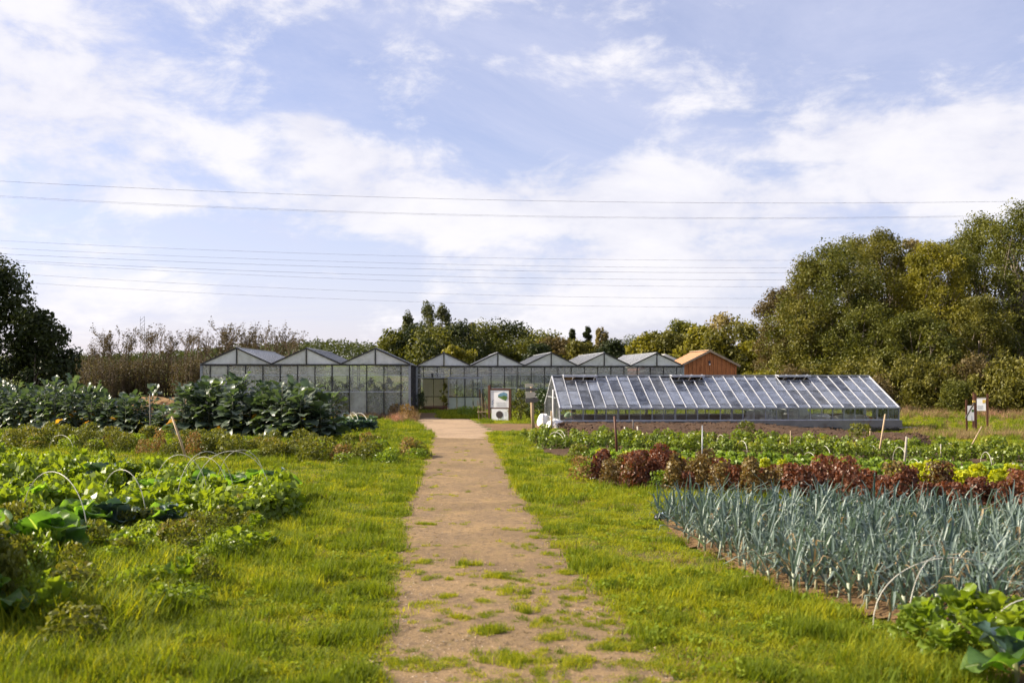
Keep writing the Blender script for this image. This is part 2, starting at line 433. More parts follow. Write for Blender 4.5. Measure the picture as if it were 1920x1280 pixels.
# ------------------------------------------------------------------ mesh helpers
class MB:
    def __init__(self):
        self.v = []; self.f = []; self.t = []

    def add(self, vs, fs, tint=0.5):
        o = len(self.v)
        self.v.extend([tuple(p) for p in vs])
        self.f.extend([tuple(i + o for i in f) for f in fs])
        self.t.extend([tint] * len(fs))
        return self

    def box(self, c, s, rot=None, tint=0.5):
        hx, hy, hz = s[0] / 2, s[1] / 2, s[2] / 2
        P = [Vector((x, y, z)) for z in (-hz, hz) for (x, y) in ((-hx, -hy), (hx, -hy), (hx, hy), (-hx, hy))]
        if rot is not None:
            P = [rot @ p for p in P]
        P = [p + Vector(c) for p in P]
        return self.add(P, [(3, 2, 1, 0), (4, 5, 6, 7), (0, 1, 5, 4), (1, 2, 6, 5), (2, 3, 7, 6), (3, 0, 4, 7)], tint)

    def beam(self, a, b, wd, ht, tint=0.5):
        a = Vector(a); b = Vector(b); d = b - a
        q = d.to_track_quat('X', 'Z').to_matrix()
        return self.box((a + b) / 2, (d.length, wd, ht), q, tint)

    def tube(self, pts, rad, n=6, cap=True, tint=0.5):
        pts = [Vector(p) for p in pts]
        if not hasattr(rad, '__len__'):
            rad = [rad] * len(pts)
        o = len(self.v); k = len(pts)
        ref = None
        for i, p in enumerate(pts):
            d = (pts[min(i + 1, k - 1)] - pts[max(i - 1, 0)])
            d = d.normalized() if d.length > 1e-9 else Vector((0, 0, 1))
            if ref is None:
                ref = d.orthogonal().normalized()
            ref = (ref - d * ref.dot(d))
            ref = ref.normalized() if ref.length > 1e-6 else d.orthogonal().normalized()
            b = d.cross(ref)
            for j in range(n):
                a = 2 * math.pi * j / n
                self.v.append(tuple(p + (ref * math.cos(a) + b * math.sin(a)) * rad[i]))
        for i in range(k - 1):
            for j in range(n):
                self.f.append((o + i * n + j, o + i * n + (j + 1) % n, o + (i + 1) * n + (j + 1) % n, o + (i + 1) * n + j))
                self.t.append(tint)
        if cap:
            self.f.append(tuple(o + j for j in range(n))[::-1]); self.t.append(tint)
            self.f.append(tuple(o + (k - 1) * n + j for j in range(n))); self.t.append(tint)
        return self

    def mesh(self, name, mat, smooth_=False):
        me = bpy.data.meshes.new(name)
        me.from_pydata(self.v, [], self.f)
        at = me.attributes.new('tint', 'FLOAT', 'FACE')
        at.data.foreach_set('value', self.t)
        me.materials.append(mat)
        if smooth_:
            me.polygons.foreach_set('use_smooth', [True] * len(me.polygons))
        me.update()
        return me

    def build(self, name, mat, parent=None, smooth_=False, loc=None):
        return put(name, self.mesh(name, mat, smooth_), parent, loc)


def np_mesh(name, V, Fc, T, mat, smooth_=False):
    me = bpy.data.meshes.new(name)
    nv, nf, k = len(V), len(Fc), Fc.shape[1]
    me.vertices.add(nv); me.vertices.foreach_set('co', np.ascontiguousarray(V, np.float32).ravel())
    me.loops.add(nf * k); me.loops.foreach_set('vertex_index', np.ascontiguousarray(Fc, np.int32).ravel())
    me.polygons.add(nf)
    me.polygons.foreach_set('loop_start', np.arange(0, nf * k, k, dtype=np.int32))
    me.update(calc_edges=True)
    at = me.attributes.new('tint', 'FLOAT', 'FACE')
    at.data.foreach_set('value', np.ascontiguousarray(T, np.float32))
    me.materials.append(mat)
    if smooth_:
        me.polygons.foreach_set('use_smooth', np.ones(nf, bool))
    me.validate()
    return me


def put(name, me, parent=None, loc=None, rot=None, scale=None):
    o = bpy.data.objects.new(name, me)
    COL.objects.link(o)
    if parent is not None:
        o.parent = parent
    if loc is not None:
        o.location = loc
    if rot is not None:
        o.rotation_euler = rot
    if scale is not None:
        o.scale = scale if hasattr(scale, '__len__') else (scale,) * 3
    return o


def tag(o, label=None, cat=None, group=None, kind=None):
    for k_, v in (('label', label), ('category', cat), ('group', group), ('kind', kind)):
        if v:
            o[k_] = v
    return o


def thing(name, label, cat, loc=(0, 0, 0), rz=0.0, group=None):
    o = bpy.data.objects.new(name, None)
    o.empty_display_size = 0.2
    COL.objects.link(o)
    o.location = loc
    o.rotation_euler = (0, 0, rz)
    return tag(o, label, cat, group)


def leaf_cloud(C, size, r, up=0.4, aspect=0.55, out=None, fold=0.25):
    """diamond leaves, one per centre"""
    n = len(C)
    size = np.broadcast_to(np.asarray(size, float), (n,))[:, None]
    nrm = r.normal(size=(n, 3)); nrm /= np.linalg.norm(nrm, axis=1, keepdims=True)
    nrm[:, 2] = nrm[:, 2] + up
    if out is not None:
        nrm = nrm + out
    nrm /= np.linalg.norm(nrm, axis=1, keepdims=True) + 1e-9
    a = np.cross(nrm, r.normal(size=(n, 3))); a /= np.linalg.norm(a, axis=1, keepdims=True) + 1e-9
    b = np.cross(nrm, a)
    asp = aspect * (0.75 + 0.5 * r.random((n, 1)))
    V = np.empty((n, 4, 3))
    V[:, 0] = C - a * size * 0.5
    V[:, 1] = C + b * size * asp * 0.5 + nrm * size * fold * 0.25
    V[:, 2] = C + a * size * 0.5 - nrm * size * fold * 0.3
    V[:, 3] = C - b * size * asp * 0.5 + nrm * size * fold * 0.25
    Fc = np.arange(n * 4).reshape(n, 4)
    return V.reshape(-1, 3), Fc


# ------------------------------------------------------------------ the land
def land():
    xs = np.unique(np.concatenate([np.linspace(-900, -60, 36), np.linspace(-60, 60, 61), np.linspace(60, 900, 36)]))
    ys = np.unique(np.concatenate([np.linspace(-80, 10, 16), np.linspace(10, 200, 96), np.linspace(200, 1600, 50)]))
    gx, gy = np.meshgrid(xs, ys)
    gz = tz(gx, gy)
    V = np.stack([gx, gy, gz], -1).reshape(-1, 3)
    nx = len(xs)
    i, j = np.meshgrid(np.arange(nx - 1), np.arange(len(ys) - 1))
    a = (j * nx + i).ravel()
    Fc = np.stack([a, a + 1, a + nx + 1, a + nx], 1)
    o = put('ground', np_mesh('ground', V, Fc, np.full(len(Fc), .5), M['ground'], True))
    tag(o, kind='structure')


land()


def sheet(name, poly, z, mat, step=0.25, amp=0.0, freq=3.0, edge=None, kind='structure', seed=1):
    """a ground patch: filled outline grid with a slightly heaped, uneven surface"""
    r = np.random.default_rng(seed)
    P = np.asarray(poly, float)
    lo, hi = P.min(0), P.max(0)
    xs = np.arange(lo[0], hi[0] + step, step); ys = np.arange(lo[1], hi[1] + step, step)
    gx, gy = np.meshgrid(xs, ys)
    ph = r.random(12) * 6.28
    def wob(x, y):
        return (np.sin(x * freq + ph[0] + 1.3 * np.sin(y * freq * .7 + ph[1])) + np.sin(y * freq * 1.37 + ph[2] + np.sin(x * freq * .9 + ph[3]))
                + .6 * np.sin((x + y) * freq * 2.1 + ph[4]) + .6 * np.sin((x - y) * freq * 2.6 + ph[5])) / 3.2
    jx = gx + (edge or 0) * wob(gx * 1.7 + 3, gy * 1.7); jy = gy + (edge or 0) * wob(gx * 1.5, gy * 1.9 + 5)
    ins = inside(P, jx.ravel(), jy.ravel()).reshape(gx.shape)
    # distance-ish falloff by repeated erosion so that heaps run out at the edge
    lev = ins.astype(float); cur = ins.copy()
    for _ in range(4):
        c = cur.copy()
        c[1:] &= cur[:-1]; c[:-1] &= cur[1:]; c[:, 1:] &= cur[:, :-1]; c[:, :-1] &= cur[:, 1:]
        cur = c; lev += cur
    lev = lev / 5.0
    gz = tz(gx, gy) + 0.006 + z * lev + amp * lev * (0.5 + 0.5 * wob(gx, gy)) + amp * .35 * lev * r.random(gx.shape)
    nx = len(xs)
    q = ins[:-1, :-1] & ins[1:, :-1] & ins[:-1, 1:] & ins[1:, 1:]
    jj, ii = np.nonzero(q)
    a = jj * nx + ii
    Fc = np.stack([a, a + 1, a + nx + 1, a + nx], 1)
    V = np.stack([gx, gy, gz], -1).reshape(-1, 3)
    used = np.unique(Fc); mp = np.full(len(V), -1); mp[used] = np.arange(len(used))
    o = put(name, np_mesh(name, V[used], mp[Fc], np.full(len(Fc), .5), mat, True))
    return tag(o, kind=kind)


PATH_L = [(800, 812), (792, 850), (769, 900), (749, 945), (738, 1000), (732, 1060), (720, 1110), (704, 1180), (680, 1280), (630, 1500), (520, 2100)]
PATH_R = [(922, 812), (946, 855), (975, 905), (1010, 960), (1053, 1020), (1098, 1070), (1144, 1110), (1200, 1180), (1295, 1280), (1490, 1500), (2000, 2100)]
path_poly = [G(*p) for p in PATH_L] + [G(*p) for p in reversed(PATH_R)]
sheet('path', path_poly, 0.006, M['path'], 0.10, 0.012, 2.2, 0.10, seed=2)
sand_poly = [G(*p) for p in [(778, 788), (800, 783), (880, 785), (915, 800), (932, 812), (918, 824), (800, 822), (795, 806)]]
sheet('sandy_patch', sand_poly, 0.016, M['sand'], 0.12, 0.012, 1.9, 0.40, seed=3)
dirt_poly = [G(*p) for p in [(890, 794), (1040, 794), (1050, 806), (925, 808)]]
sheet('bare_dirt_path', dirt_poly, 0.010, M['mulch'], 0.25, 0.01, 1.5, 0.15, seed=4)
door_dirt = [G(*p) for p in [(782, 774), (840, 775), (860, 790), (778, 790)]]
sheet('worn_doorway_path', door_dirt, 0.008, M['mulch'], 0.3, 0.01, 1.2, 0.2, seed=5)

ROW = Vector((0.88, -0.475, 0)).normalized()      # the beds all run this way
ACR = Vector((-ROW.y, ROW.x, 0))                  # across a bed, away from the camera... to the left/back
mound_poly = [G(1040, 801), G(1300, 801), G(1560, 800), G(1700, 818), G(1760, 835), G(1500, 845), G(1250, 828), G(1060, 815)]
sheet('soil_bank', mound_poly, 0.14, M['soil'], 0.14, 0.16, 4.0, 0.2, seed=6)
crop_poly = [G(985, 812), G(1060, 812), G(1320, 826), G(1600, 842), G(1990, 852), G(2050, 962), G(1500, 925), G(1125, 912), G(1100, 868), G(1010, 848)]
sheet('crop_soil', crop_poly, 0.03, M['soil'], 0.25, 0.05, 3.0, 0.2, seed=7)
leek_poly = [G(1232, 968), G(1330, 975), G(1600, 985), G(2010, 1010), G(2080, 1230), G(1780, 1190), G(1660, 1172), G(1600, 1150), G(1480, 1122), G(1350, 1058), G(1262, 1012)]
sheet('leek_bed_soil', leek_poly, 0.03, M['mulch'], 0.12, 0.05, 4.0, 0.15, seed=8)
left_bed_poly = [G(-60, 905), G(200, 888), G(545, 912), G(505, 960), G(300, 1010), G(130, 1060), G(-120, 1120)]
sheet('vegetable_bed_soil', left_bed_poly, 0.02, M['soil'], 0.2, 0.04, 3.0, 0.2, seed=9)
kale_poly = [(-7.2, 39.6), (-8.2, 42.4), (-27, 53), (-29, 50), (-18, 44.6)]
sheet('kale_bed_soil', kale_poly, 0.02, M['soil'], 0.3, 0.05, 3.0, 0.2, seed=10)
near_right_poly = [G(1660, 1190), G(1900, 1190), G(2100, 1240), G(2100, 1400), G(1850, 1290)]
sheet('bed_soil', near_right_poly, 0.02, M['mulch'], 0.12, 0.04, 4.0, 0.1, seed=11)

BEDS = [path_poly, sand_poly, dirt_poly, door_dirt, mound_poly, crop_poly, leek_poly, near_right_poly]

# ------------------------------------------------------------------ glasshouses
RZ = math.atan(0.071)


def prism(me_pts, th):
    """thin pane from a planar outline, given thickness along its normal"""
    P = [Vector(p) for p in me_pts]
    nrm = (P[1] - P[0]).cross(P[2] - P[0]).normalized() * (th / 2)
    n = len(P)
    V = [p - nrm for p in P] + [p + nrm for p in P]
    Fc = [tuple(range(n))[::-1], tuple(range(n, 2 * n))] + [(i, (i + 1) % n, n + (i + 1) % n, n + i) for i in range(n)]
    return MB().add(V, Fc)


def venlo(label, origin, nb, W, He, Rise, D, left_side=True, skip=None, pane='pane_a', roofstep=1.15):
    """multi-bay gabled glasshouse, local x along the front, y into depth; origin = front left corner"""
    t = thing('greenhouse', label, 'greenhouse', (origin[0], origin[1], float(tz(*origin))), RZ)
    L = nb * W; sp = W / 4
    pw = 0.075
    gap = 0.008
    # front mullions and panes
    xs = [0.0] + [(i + .5) * sp for i in range(nb * 4)] + [L]
    rail = He * 0.80
    rails = [0.05, He * 0.50, rail, He - 0.09]
    mull = MB().box((0, 0, He / 2), (pw * .8, 0.09, He)).mesh('mullion', M['frame'])
    corner = MB().box((0, 0, He / 2), (0.14, 0.14, He)).mesh('corner_post', M['galv'])
    for i, x in enumerate(xs):
        if i in (0, len(xs) - 1):
            put('corner_post', corner, t, (x, 0, 0))
        elif not (skip and skip[0] - .01 < x < skip[1] + .01):
            put('mullion', mull, t, (x, 0, 0))
        else:
            z0 = skip[2]
            MB().box((0, 0, (He + z0) / 2), (pw * .8, 0.09, He - z0)).build('mullion', M['frame'], t, loc=(x, 0, 0))
    for zz in rails[1:3]:
        segs = [(0.07, L - 0.07)] if not (skip and zz < skip[2]) else [(0.07, skip[0] - .05), (skip[1] + .05, L - .07)]
        for a, b in segs:
            if b > a:
                MB().box(((a + b) / 2, 0.012, zz), (b - a, 0.02, 0.04)).build('rail', M['alu'], t)
    MB().box((L / 2, -0.012, He - 0.03), (L + .1, 0.15, 0.10)).build('gutter_beam', M['frame'], t)
    cache = {}
    for i in range(len(xs) - 1):
        w_ = xs[i + 1] - xs[i] - pw * .8 - gap
        for k_ in range(3):
            z0, z1 = rails[k_] + .02, rails[k_ + 1] - .02
            xm = (xs[i] + xs[i + 1]) / 2
            if skip and skip[0] < xm < skip[1]:
                if z1 < skip[2] + .05:
                    continue
                z0 = max(z0, skip[2] + .05)
            key = (round(w_, 3), round(z0, 3), round(z1, 3))
            if key not in cache:
                cache[key] = MB().box((0, 0, (z0 + z1) / 2), (w_, 0.006, z1 - z0)).mesh('pane', M[pane])
            put('pane', cache[key], t, (xm, 0.03, 0))
    # gables, front and back
    for yy, ft in ((0.0, 1), (D, 0)):
        for b in range(nb):
            x0, xm, x1 = b * W, b * W + W / 2, b * W + W
            MB().beam((x0, yy, He + .03), (xm, yy, He + Rise + .03), 0.10, 0.085).build('rafter', M['frame'], t)
            MB().beam((xm, yy, He + Rise + .03), (x1, yy, He + .03), 0.10, 0.085).build('rafter', M['frame'], t)
            if ft:
                MB().box((xm, yy, He + Rise / 2), (0.075, 0.09, Rise - .05)).build('king_post', M['frame'], t)
            e = 0.05
            prism([(x0 + .12, yy + .03, He + .03), (xm - e, yy + .03, He + .03), (xm - e, yy + .03, He + Rise - .06)], .006).build('gable_pane', M['pane_g'], t)
            prism([(xm + e, yy + .03, He + .03), (x1 - .12, yy + .03, He + .03), (xm + e, yy + .03, He + Rise - .06)], .006).build('gable_pane', M['pane_g'], t)
    # roof panes and glazing bars
    n = int(round(D / roofstep)); st = D / n
    for sgn in (-1, 1):
        base_pts = [(0, 0.03, 0.02), (0, st - .03, 0.02), (-sgn * -1 * 0, 0, 0)]
        a0 = (sgn * (W / 2 - .03), 0.03, 0.04); a1 = (sgn * (W / 2 - .03), st - .03, 0.04)
        b1 = (sgn * .04, st - .03, Rise + .03); b0 = (sgn * .04, .03, Rise + .03)
        pm = prism([a0, a1, b1, b0], .006).mesh('roof_pane', M['pane_roof'])
        bm = MB().beam((sgn * (W / 2), 0, .05), (sgn * .02, 0, Rise + .05), 0.04, 0.05).mesh('glazing_bar', M['galv'])
        for b in range(nb):
            for i in range(n):
                put('roof_pane', pm, t, (b * W + W / 2, i * st, He))
                if i:
                    put('glazing_bar', bm, t, (b * W + W / 2, i * st, He))
    for b in range(nb):
        MB().box((b * W + W / 2, D / 2, He + Rise + .06), (0.10, D, 0.07)).build('ridge', M['galv'], t)
    for b in range(nb + 1):
        MB().box((b * W, D / 2, He + .02), (0.16, D, 0.06)).build('gutter', M['galv'], t)
    # side and back walls
    ns = int(D / 1.05); ss = D / ns
    sm = MB().box((0, 0, He / 2), (0.07, 0.055, He)).mesh('side_post', M['frame'])
    for x in (0, L):
        for i in range(1, ns + 1):
            put('side_post', sm, t, (x, i * ss, 0))
        pm = MB().box((0, 0, He / 2), (0.006, ss - .07, He - .1)).mesh('side_pane', M[pane])
        for i in range(ns):
            put('side_pane', pm, t, (x, (i + .5) * ss, 0))
    nbk = nb * 2; sb = L / nbk
    pm = MB().box((0, 0, He / 2), (sb - .08, 0.006, He - .1)).mesh('back_pane', M['pane_b'])
    sm2 = MB().box((0, 0, He / 2), (0.06, 0.06, He)).mesh('back_post', M['frame'])
    for i in range(nbk):
        put('back_pane', pm, t, ((i + .5) * sb, D, 0))
        if i:
            put('back_post', sm2, t, (i * sb, D, 0))
    # rows of inner columns
    col = MB().tube([(0, 0, 0), (0, 0, He)], .04, 6).mesh('column', M['galv'])
    for b in range(1, nb):
        for k_ in range(1, int(D / 4) + 1):
            put('column', col, t, (b * W, k_ * 4.0, 0))
    return t


def inner_floor(o, L, D):
    f_ = MB().box((L / 2, D / 2, 0), (L - .3, D - .3, .04)).build('greenhouse_bounce_floor', M['sand'], None)  # pale floor added to bounce light and brighten the inside
    f_.location = (o.x, o.y, .02); f_.rotation_euler = (0, 0, RZ)
    tag(f_, kind='structure')


U = Vector((math.cos(RZ), math.sin(RZ), 0)); Vv = Vector((-math.sin(RZ), math.cos(RZ), 0))
A_R = Vector((X(768, 60), 60, 0))
A_O = A_R - U * (3 * 4.1)
gh_a = venlo('three-bay greenhouse with milky whitewashed panes behind the kale', (A_O.x, A_O.y), 3, 4.1, 3.28, 0.93, 13.6)
B_O = A_R + Vv * 13.7 + U * 0.10
gh_b = venlo('five-bay greenhouse with clear dusty panes and an open doorway', (B_O.x, B_O.y), 5, 4.0, 3.28, 0.95, 14.0,
             skip=(0.25, 2.28, 2.36), pane='pane_b')

inner_floor(A_O, 12.3, 13.6)
inner_floor(B_O, 20.0, 14.0)


def at(origin, u, v, z=0.0):
    p = origin + U * u + Vv * v
    return (p.x, p.y, z)


# entrance of the five-bay house
dx0, dx1 = 2.30, 4.80
sd_o = Vector((dx0, -0.16, 0))
door = put('sliding_door', MB().box((1.25, 0, 2.34), (2.5, .05, .06)).mesh('sliding_door', M['galv']), gh_b, (dx0, -0.16, 0.02))
for k_, x in enumerate((0.03, 1.25, 2.47)):
    MB().box((x, 0, 1.17), (.06, .05, 2.28)).build('door_stile', M['galv'] if k_ != 1 else M['frame'], door)
MB().box((1.25, -.002, 0.97), (2.4, .05, .06)).build('door_rail', M['frame'], door)
MB().box((1.25, -.002, 0.04), (2.4, .05, .06)).build('door_rail', M['frame'], door)
for k_ in range(4):
    x0 = 0.08 + k_ * .60
    MB().box((x0 + .28, 0, 1.65), (.53, .008, 1.24)).build('pane', M['pane_b'], door)
    MB().box((x0 + .28, 0, 0.50), (.53, .012, .84)).build('lower_panel', M['panel'], door)
    if k_ in (1, 3):
        MB().box((x0 - .03, 0, 1.65), (.04, .04, 1.24)).build('glazing_bar', M['frame'], door)
MB().box((2.45, -.10, 2.42), (4.9, .06, .09)).build('door_track', M['galv'], gh_b)
lamp = MB().box((0, 0, 0), (.16, .12, .20)).tube([(0, 0, -.1), (0, 0, -.19)], [.06, .05], 8).build('door_light', M['frame'], gh_b, loc=(1.15, -.13, 2.62))
# inner porch partition seen through the doorway
prt = thing('porch_partition', 'pale green panelled partition inside the open greenhouse doorway', 'partition', at(B_O, 0.35, 3.0), RZ)
for k_ in range(3):
    MB().box((.45 + k_ * .80, 0, 1.62), (.72, .03, 1.30)).build('upper_panel', M['panel'], prt)
    MB().box((.45 + k_ * .80, 0, .48), (.72, .03, .84)).build('lower_panel', M['panel'], prt)
for k_ in range(4):
    MB().box((.05 + k_ * .80, -.01, 1.18), (.06, .05, 2.30)).build('post', M['frame'], prt)
MB().box((1.25, -.015, .94), (2.5, .06, .06)).build('rail', M['frame'], prt)
MB().box((1.25, -.015, 2.31), (2.5, .06, .06)).build('rail', M['frame'], prt)
stp = thing('wooden_step', 'low dark wooden step in the open greenhouse doorway', 'step', at(B_O, .45, -.45), RZ)
for k_ in range(3):
    MB().box((.9, .1 + k_ * .17, .30), (1.8, .15, .05)).build('plank', M['brownwood'], stp)
MB().box((.9, -.01, .15), (1.8, .04, .22)).build('riser', M['brownwood'], stp)
for x in (.08, 1.72):
    MB().box((x, .27, .14), (.08, .50, .27)).build('leg', M['greywood'], stp)

# shade screens hanging under the roofs
def screen(label, o, L, y, z, seed, sag=.16):
    r = np.random.default_rng(seed)
    n = int(L / .25)
    V = []; ph = r.random(4) * 6
    for i in range(n + 1):
        x = i * L / n
        s = sag * abs(math.sin(x * 1.57 / 2.05 * 1.0 + ph[0])) + .05 * math.sin(x * 4 + ph[1])
        for j in range(4):
            V.append((x, y + j * .5, z - s - .03 * math.sin(j * 2 + x)))
    Fc = [(i * 4 + j, (i + 1) * 4 + j, (i + 1) * 4 + j + 1, i * 4 + j + 1) for i in range(n) for j in range(3)]
    ob = MB().add(V, Fc).build('shade_screen', M['screen'], None, True)
    ob.location = (o.x, o.y, 0); ob.rotation_euler = (0, 0, RZ)
    md = ob.modifiers.new('thickness', 'SOLIDIFY'); md.thickness = 0.004
    return tag(ob, label, 'shade screen')


screen('white sagging shade screen under the milky greenhouse roof, nearest the glass', A_O + U * .3, 11.6, .8, 2.98, 1)
screen('white shade screen deeper inside the milky greenhouse', A_O + U * .3, 11.6, 5.2, 2.95, 2)
screen('white sagging shade screen above the open greenhouse doorway', B_O + U * .3, 3.2, .7, 3.05, 3, .25)
screen('white shade screen gathered under the five-bay greenhouse roof', B_O + U * 4.4, 15.2, .9, 2.92, 4)
screen('white shade screen far inside the five-bay greenhouse', B_O + U * .3, 19.2, 6.0, 2.95, 5)

# ------------------------------------------------------------------ the low glasshouse on the right
C_O = Vector((2.46, 51.0, 0))
CL, CW, CE, CR = 17.9, 7.4, 0.97, 2.58
gh_c = thing('glasshouse', 'low clear glasshouse with pale aluminium bars on a concrete plinth', 'glasshouse', (C_O.x, C_O.y, 0), RZ)
PT = 0.30
for (c, s) in (((CL / 2, 0, -.12), (CL + .24, .24, PT * 2 + .24)), ((CL / 2, CW, -.12), (CL + .24, .24, PT * 2 + .24)),
               ((0, CW / 2, -.12), (.24, CW - .24, PT * 2 + .236)), ((CL, CW / 2, -.12), (.24, CW - .24, PT * 2 + .236))):
    MB().box(c, s).build('plinth', M['concrete'], gh_c)
PT = PT + 0.0
NB = 30
sb = CL / NB
hw = CW / 2
slope = math.hypot(hw, CR - CE)
vent_front = [(1, 4), (11, 14), (21, 24)]


def rp(s, y0=0.0):
    """point on the front slope, s from eave 0 to ridge 1"""
    return (0, s * hw, CE + s * (CR - CE))


cuts = [0.0, 0.10, 0.52, 0.86, 1.0]
for side in (0, 1):
    def mp(p):
        return p if side == 0 else (p[0], CW - p[1], p[2])
    panes = []
    for k_ in range(4):
        a, b = rp(cuts[k_] + .004), rp(cuts[k_ + 1] - .004)
        g_ = .028
        panes.append(prism([mp((g_, a[1], a[2])), mp((sb - g_, a[1], a[2])), mp((sb - g_, b[1], b[2])), mp((g_, b[1], b[2]))], .005).mesh('roof_pane', M['pane_c']))
    a, b = rp(-.01), rp(1.0)
    bar = MB().beam(mp((0, a[1], a[2] + .03)), mp((0, b[1], b[2] + .03)), .030, .04).mesh('glazing_bar', M['alu'])
    bars = MB().beam(mp((0, a[1], a[2] + .03)), mp((0, rp(.86)[1], rp(.86)[2] + .03)), .030, .04).mesh('glazing_bar', M['alu'])
    wide = MB().beam(mp((0, a[1], a[2] + .0)), mp((0, b[1], b[2] - .02)), .07, .08).mesh('truss_rafter', M['alu'])
    for i in range(NB + 1):
        in_vent = side == 0 and any(v0 < i < v1 for v0, v1 in vent_front)
        put('glazing_bar', bars if in_vent else bar, gh_c, (i * sb, 0, 0))
        if i % 5 == 0 or i == NB:
            put('truss_rafter', wide, gh_c, (i * sb + (.05 if i < NB else 0), 0, -.10))
    for i in range(NB):
        in_vent = side == 0 and any(v0 <= i < v1 for v0, v1 in vent_front)
        for k_ in range(4):
            if k_ == 3 and in_vent:
                continue
            put('roof_pane', panes[k_], gh_c, (i * sb, 0, 0))
    for c_ in cuts[1:4]:
        p = mp(rp(c_))
        MB().box((CL / 2, p[1], p[2] + .0), (CL, .035, .035)).build('purlin', M['galv'], gh_c)
    p = mp(rp(0))
    MB().box((CL / 2, p[1] + (-.03 if side == 0 else .03), p[2] - .03), (CL + .1, .12, .075)).build('gutter', M['galv'], gh_c)
MB().box((CL / 2, hw, CR + .045), (CL + .05, .09, .07)).build('ridge', M['galv'], gh_c)
for v0, v1 in vent_front:
    b = rp(1.0)
    y0 = b[1]; z0 = b[2] + .07
    wv = (v1 - v0) * sb
    vt = put('roof_vent', MB().box((wv / 2, -.60, 0.0), (wv + .05, .06, .11)).mesh('roof_vent', M['alu']), gh_c, (v0 * sb, y0, z0))
    vt.rotation_euler = (math.radians(4), 0, 0)
    MB().box((wv / 2, -.29, 0), (wv, .56, .008)).build('vent_pane', M['pane_roof'], vt)
    for k_ in range(4):
        MB().box((k_ * wv / 3, -.30, .01), (.05, .58, .05)).build('vent_bar', M['alu'], vt)
# side walls
wm = MB().box((0, 0, (CE + PT) / 2), (.05, .06, CE - PT)).mesh('side_post', M['galv'])
wm2 = MB().box((0, 0, (CE + PT) / 2), (.028, .035, CE - PT)).mesh('side_bar', M['galv'])
pw_ = MB().box((0, 0, (CE + PT) / 2), (sb - .055, .005, CE - PT - .04)).mesh('side_pane', M['pane_w'])
for y in (0, CW):
    for i in range(NB + 1):
        put('side_post' if i % 2 == 0 else 'side_bar', wm if i % 2 == 0 else wm2, gh_c, (i * sb, y, 0))
    for i in range(NB):
        put('side_pane', pw_, gh_c, ((i + .5) * sb, y, 0))
    MB().box((CL / 2, y, PT + .03), (CL, .07, .05)).build('sill', M['alu'], gh_c)
# gable ends
for x in (0, CL):
    n = 12
    for i in range(n + 1):
        y = i * CW / n
        top = CE + (CR - CE) * (1 - abs(y - hw) / hw)
        door_here = x == CL and 5 <= i <= 7
        if 0 < i < n and not (x == CL and i == 6):
            MB().box((x, y, (PT + top) / 2), (.05 if not door_here else .12, .045 if not door_here else .10, top - PT)).build('gable_bar', M['galv'], gh_c)
        if i < n:
            y1 = (i + 1) * CW / n
            t1 = CE + (CR - CE) * (1 - abs(y1 - hw) / hw)
            zb = PT + .03
            if x == CL and i in (5, 6):
                zb = 1.75
            prism([(x, y + .025, zb), (x, y1 - .025, zb), (x, y1 - .025, t1 - .05), (x, y + .025, top - .05)], .005).build('gable_pane', M['pane_w'], gh_c)
    MB().box((x, hw, 1.72 if x else 1.45), (.06, CW * .55 if x == 0 else 1.4, .07)).build('gable_rail', M['galv'], gh_c)
    MB().box((x, hw, PT + .03), (.07, CW - .1, .05)).build('gable_sill', M['alu'], gh_c)
    for sgn in (0, 1):
        MB().beam((x, 0 if sgn == 0 else CW, CE), (x, hw, CR), .06, .08).build('gable_rafter', M['alu'], gh_c)
# inner trusses
for i in (5, 10, 15, 20, 25):
    x = i * sb + .05
    MB().beam((x, .3, CE + .06), (x, CW - .3, CE + .06), .04, .04).build('tie_bar', M['galv'], gh_c)
    MB().beam((x, hw * .45, CE + .1), (x, hw, CR - .1), .03, .03).build('truss_web', M['galv'], gh_c)
    MB().beam((x, CW - hw * .45, CE + .1), (x, hw, CR - .1), .03, .03).build('truss_web', M['galv'], gh_c)
    MB().box((x, .12, (PT + CE) / 2), (.10, .10, CE - PT)).build('truss_post', M['alu'], gh_c)
    MB().box((x, CW - .12, (PT + CE) / 2), (.10, .10, CE - PT)).build('truss_post', M['alu'], gh_c)
MB().tube([(0, -.06, .2), (0, -.06, 1.9)], .04, 8).build('downpipe', M['white'], gh_c, loc=(-.15, 1.9, 0))
fl = MB().box((CL / 2, CW / 2, 0), (CL - .3, CW - .3, .05)).build('glasshouse_floor', M['mulch'], None)
fl.location = (C_O.x, C_O.y, .02); fl.rotation_euler = (0, 0, RZ); tag(fl, kind='structure')

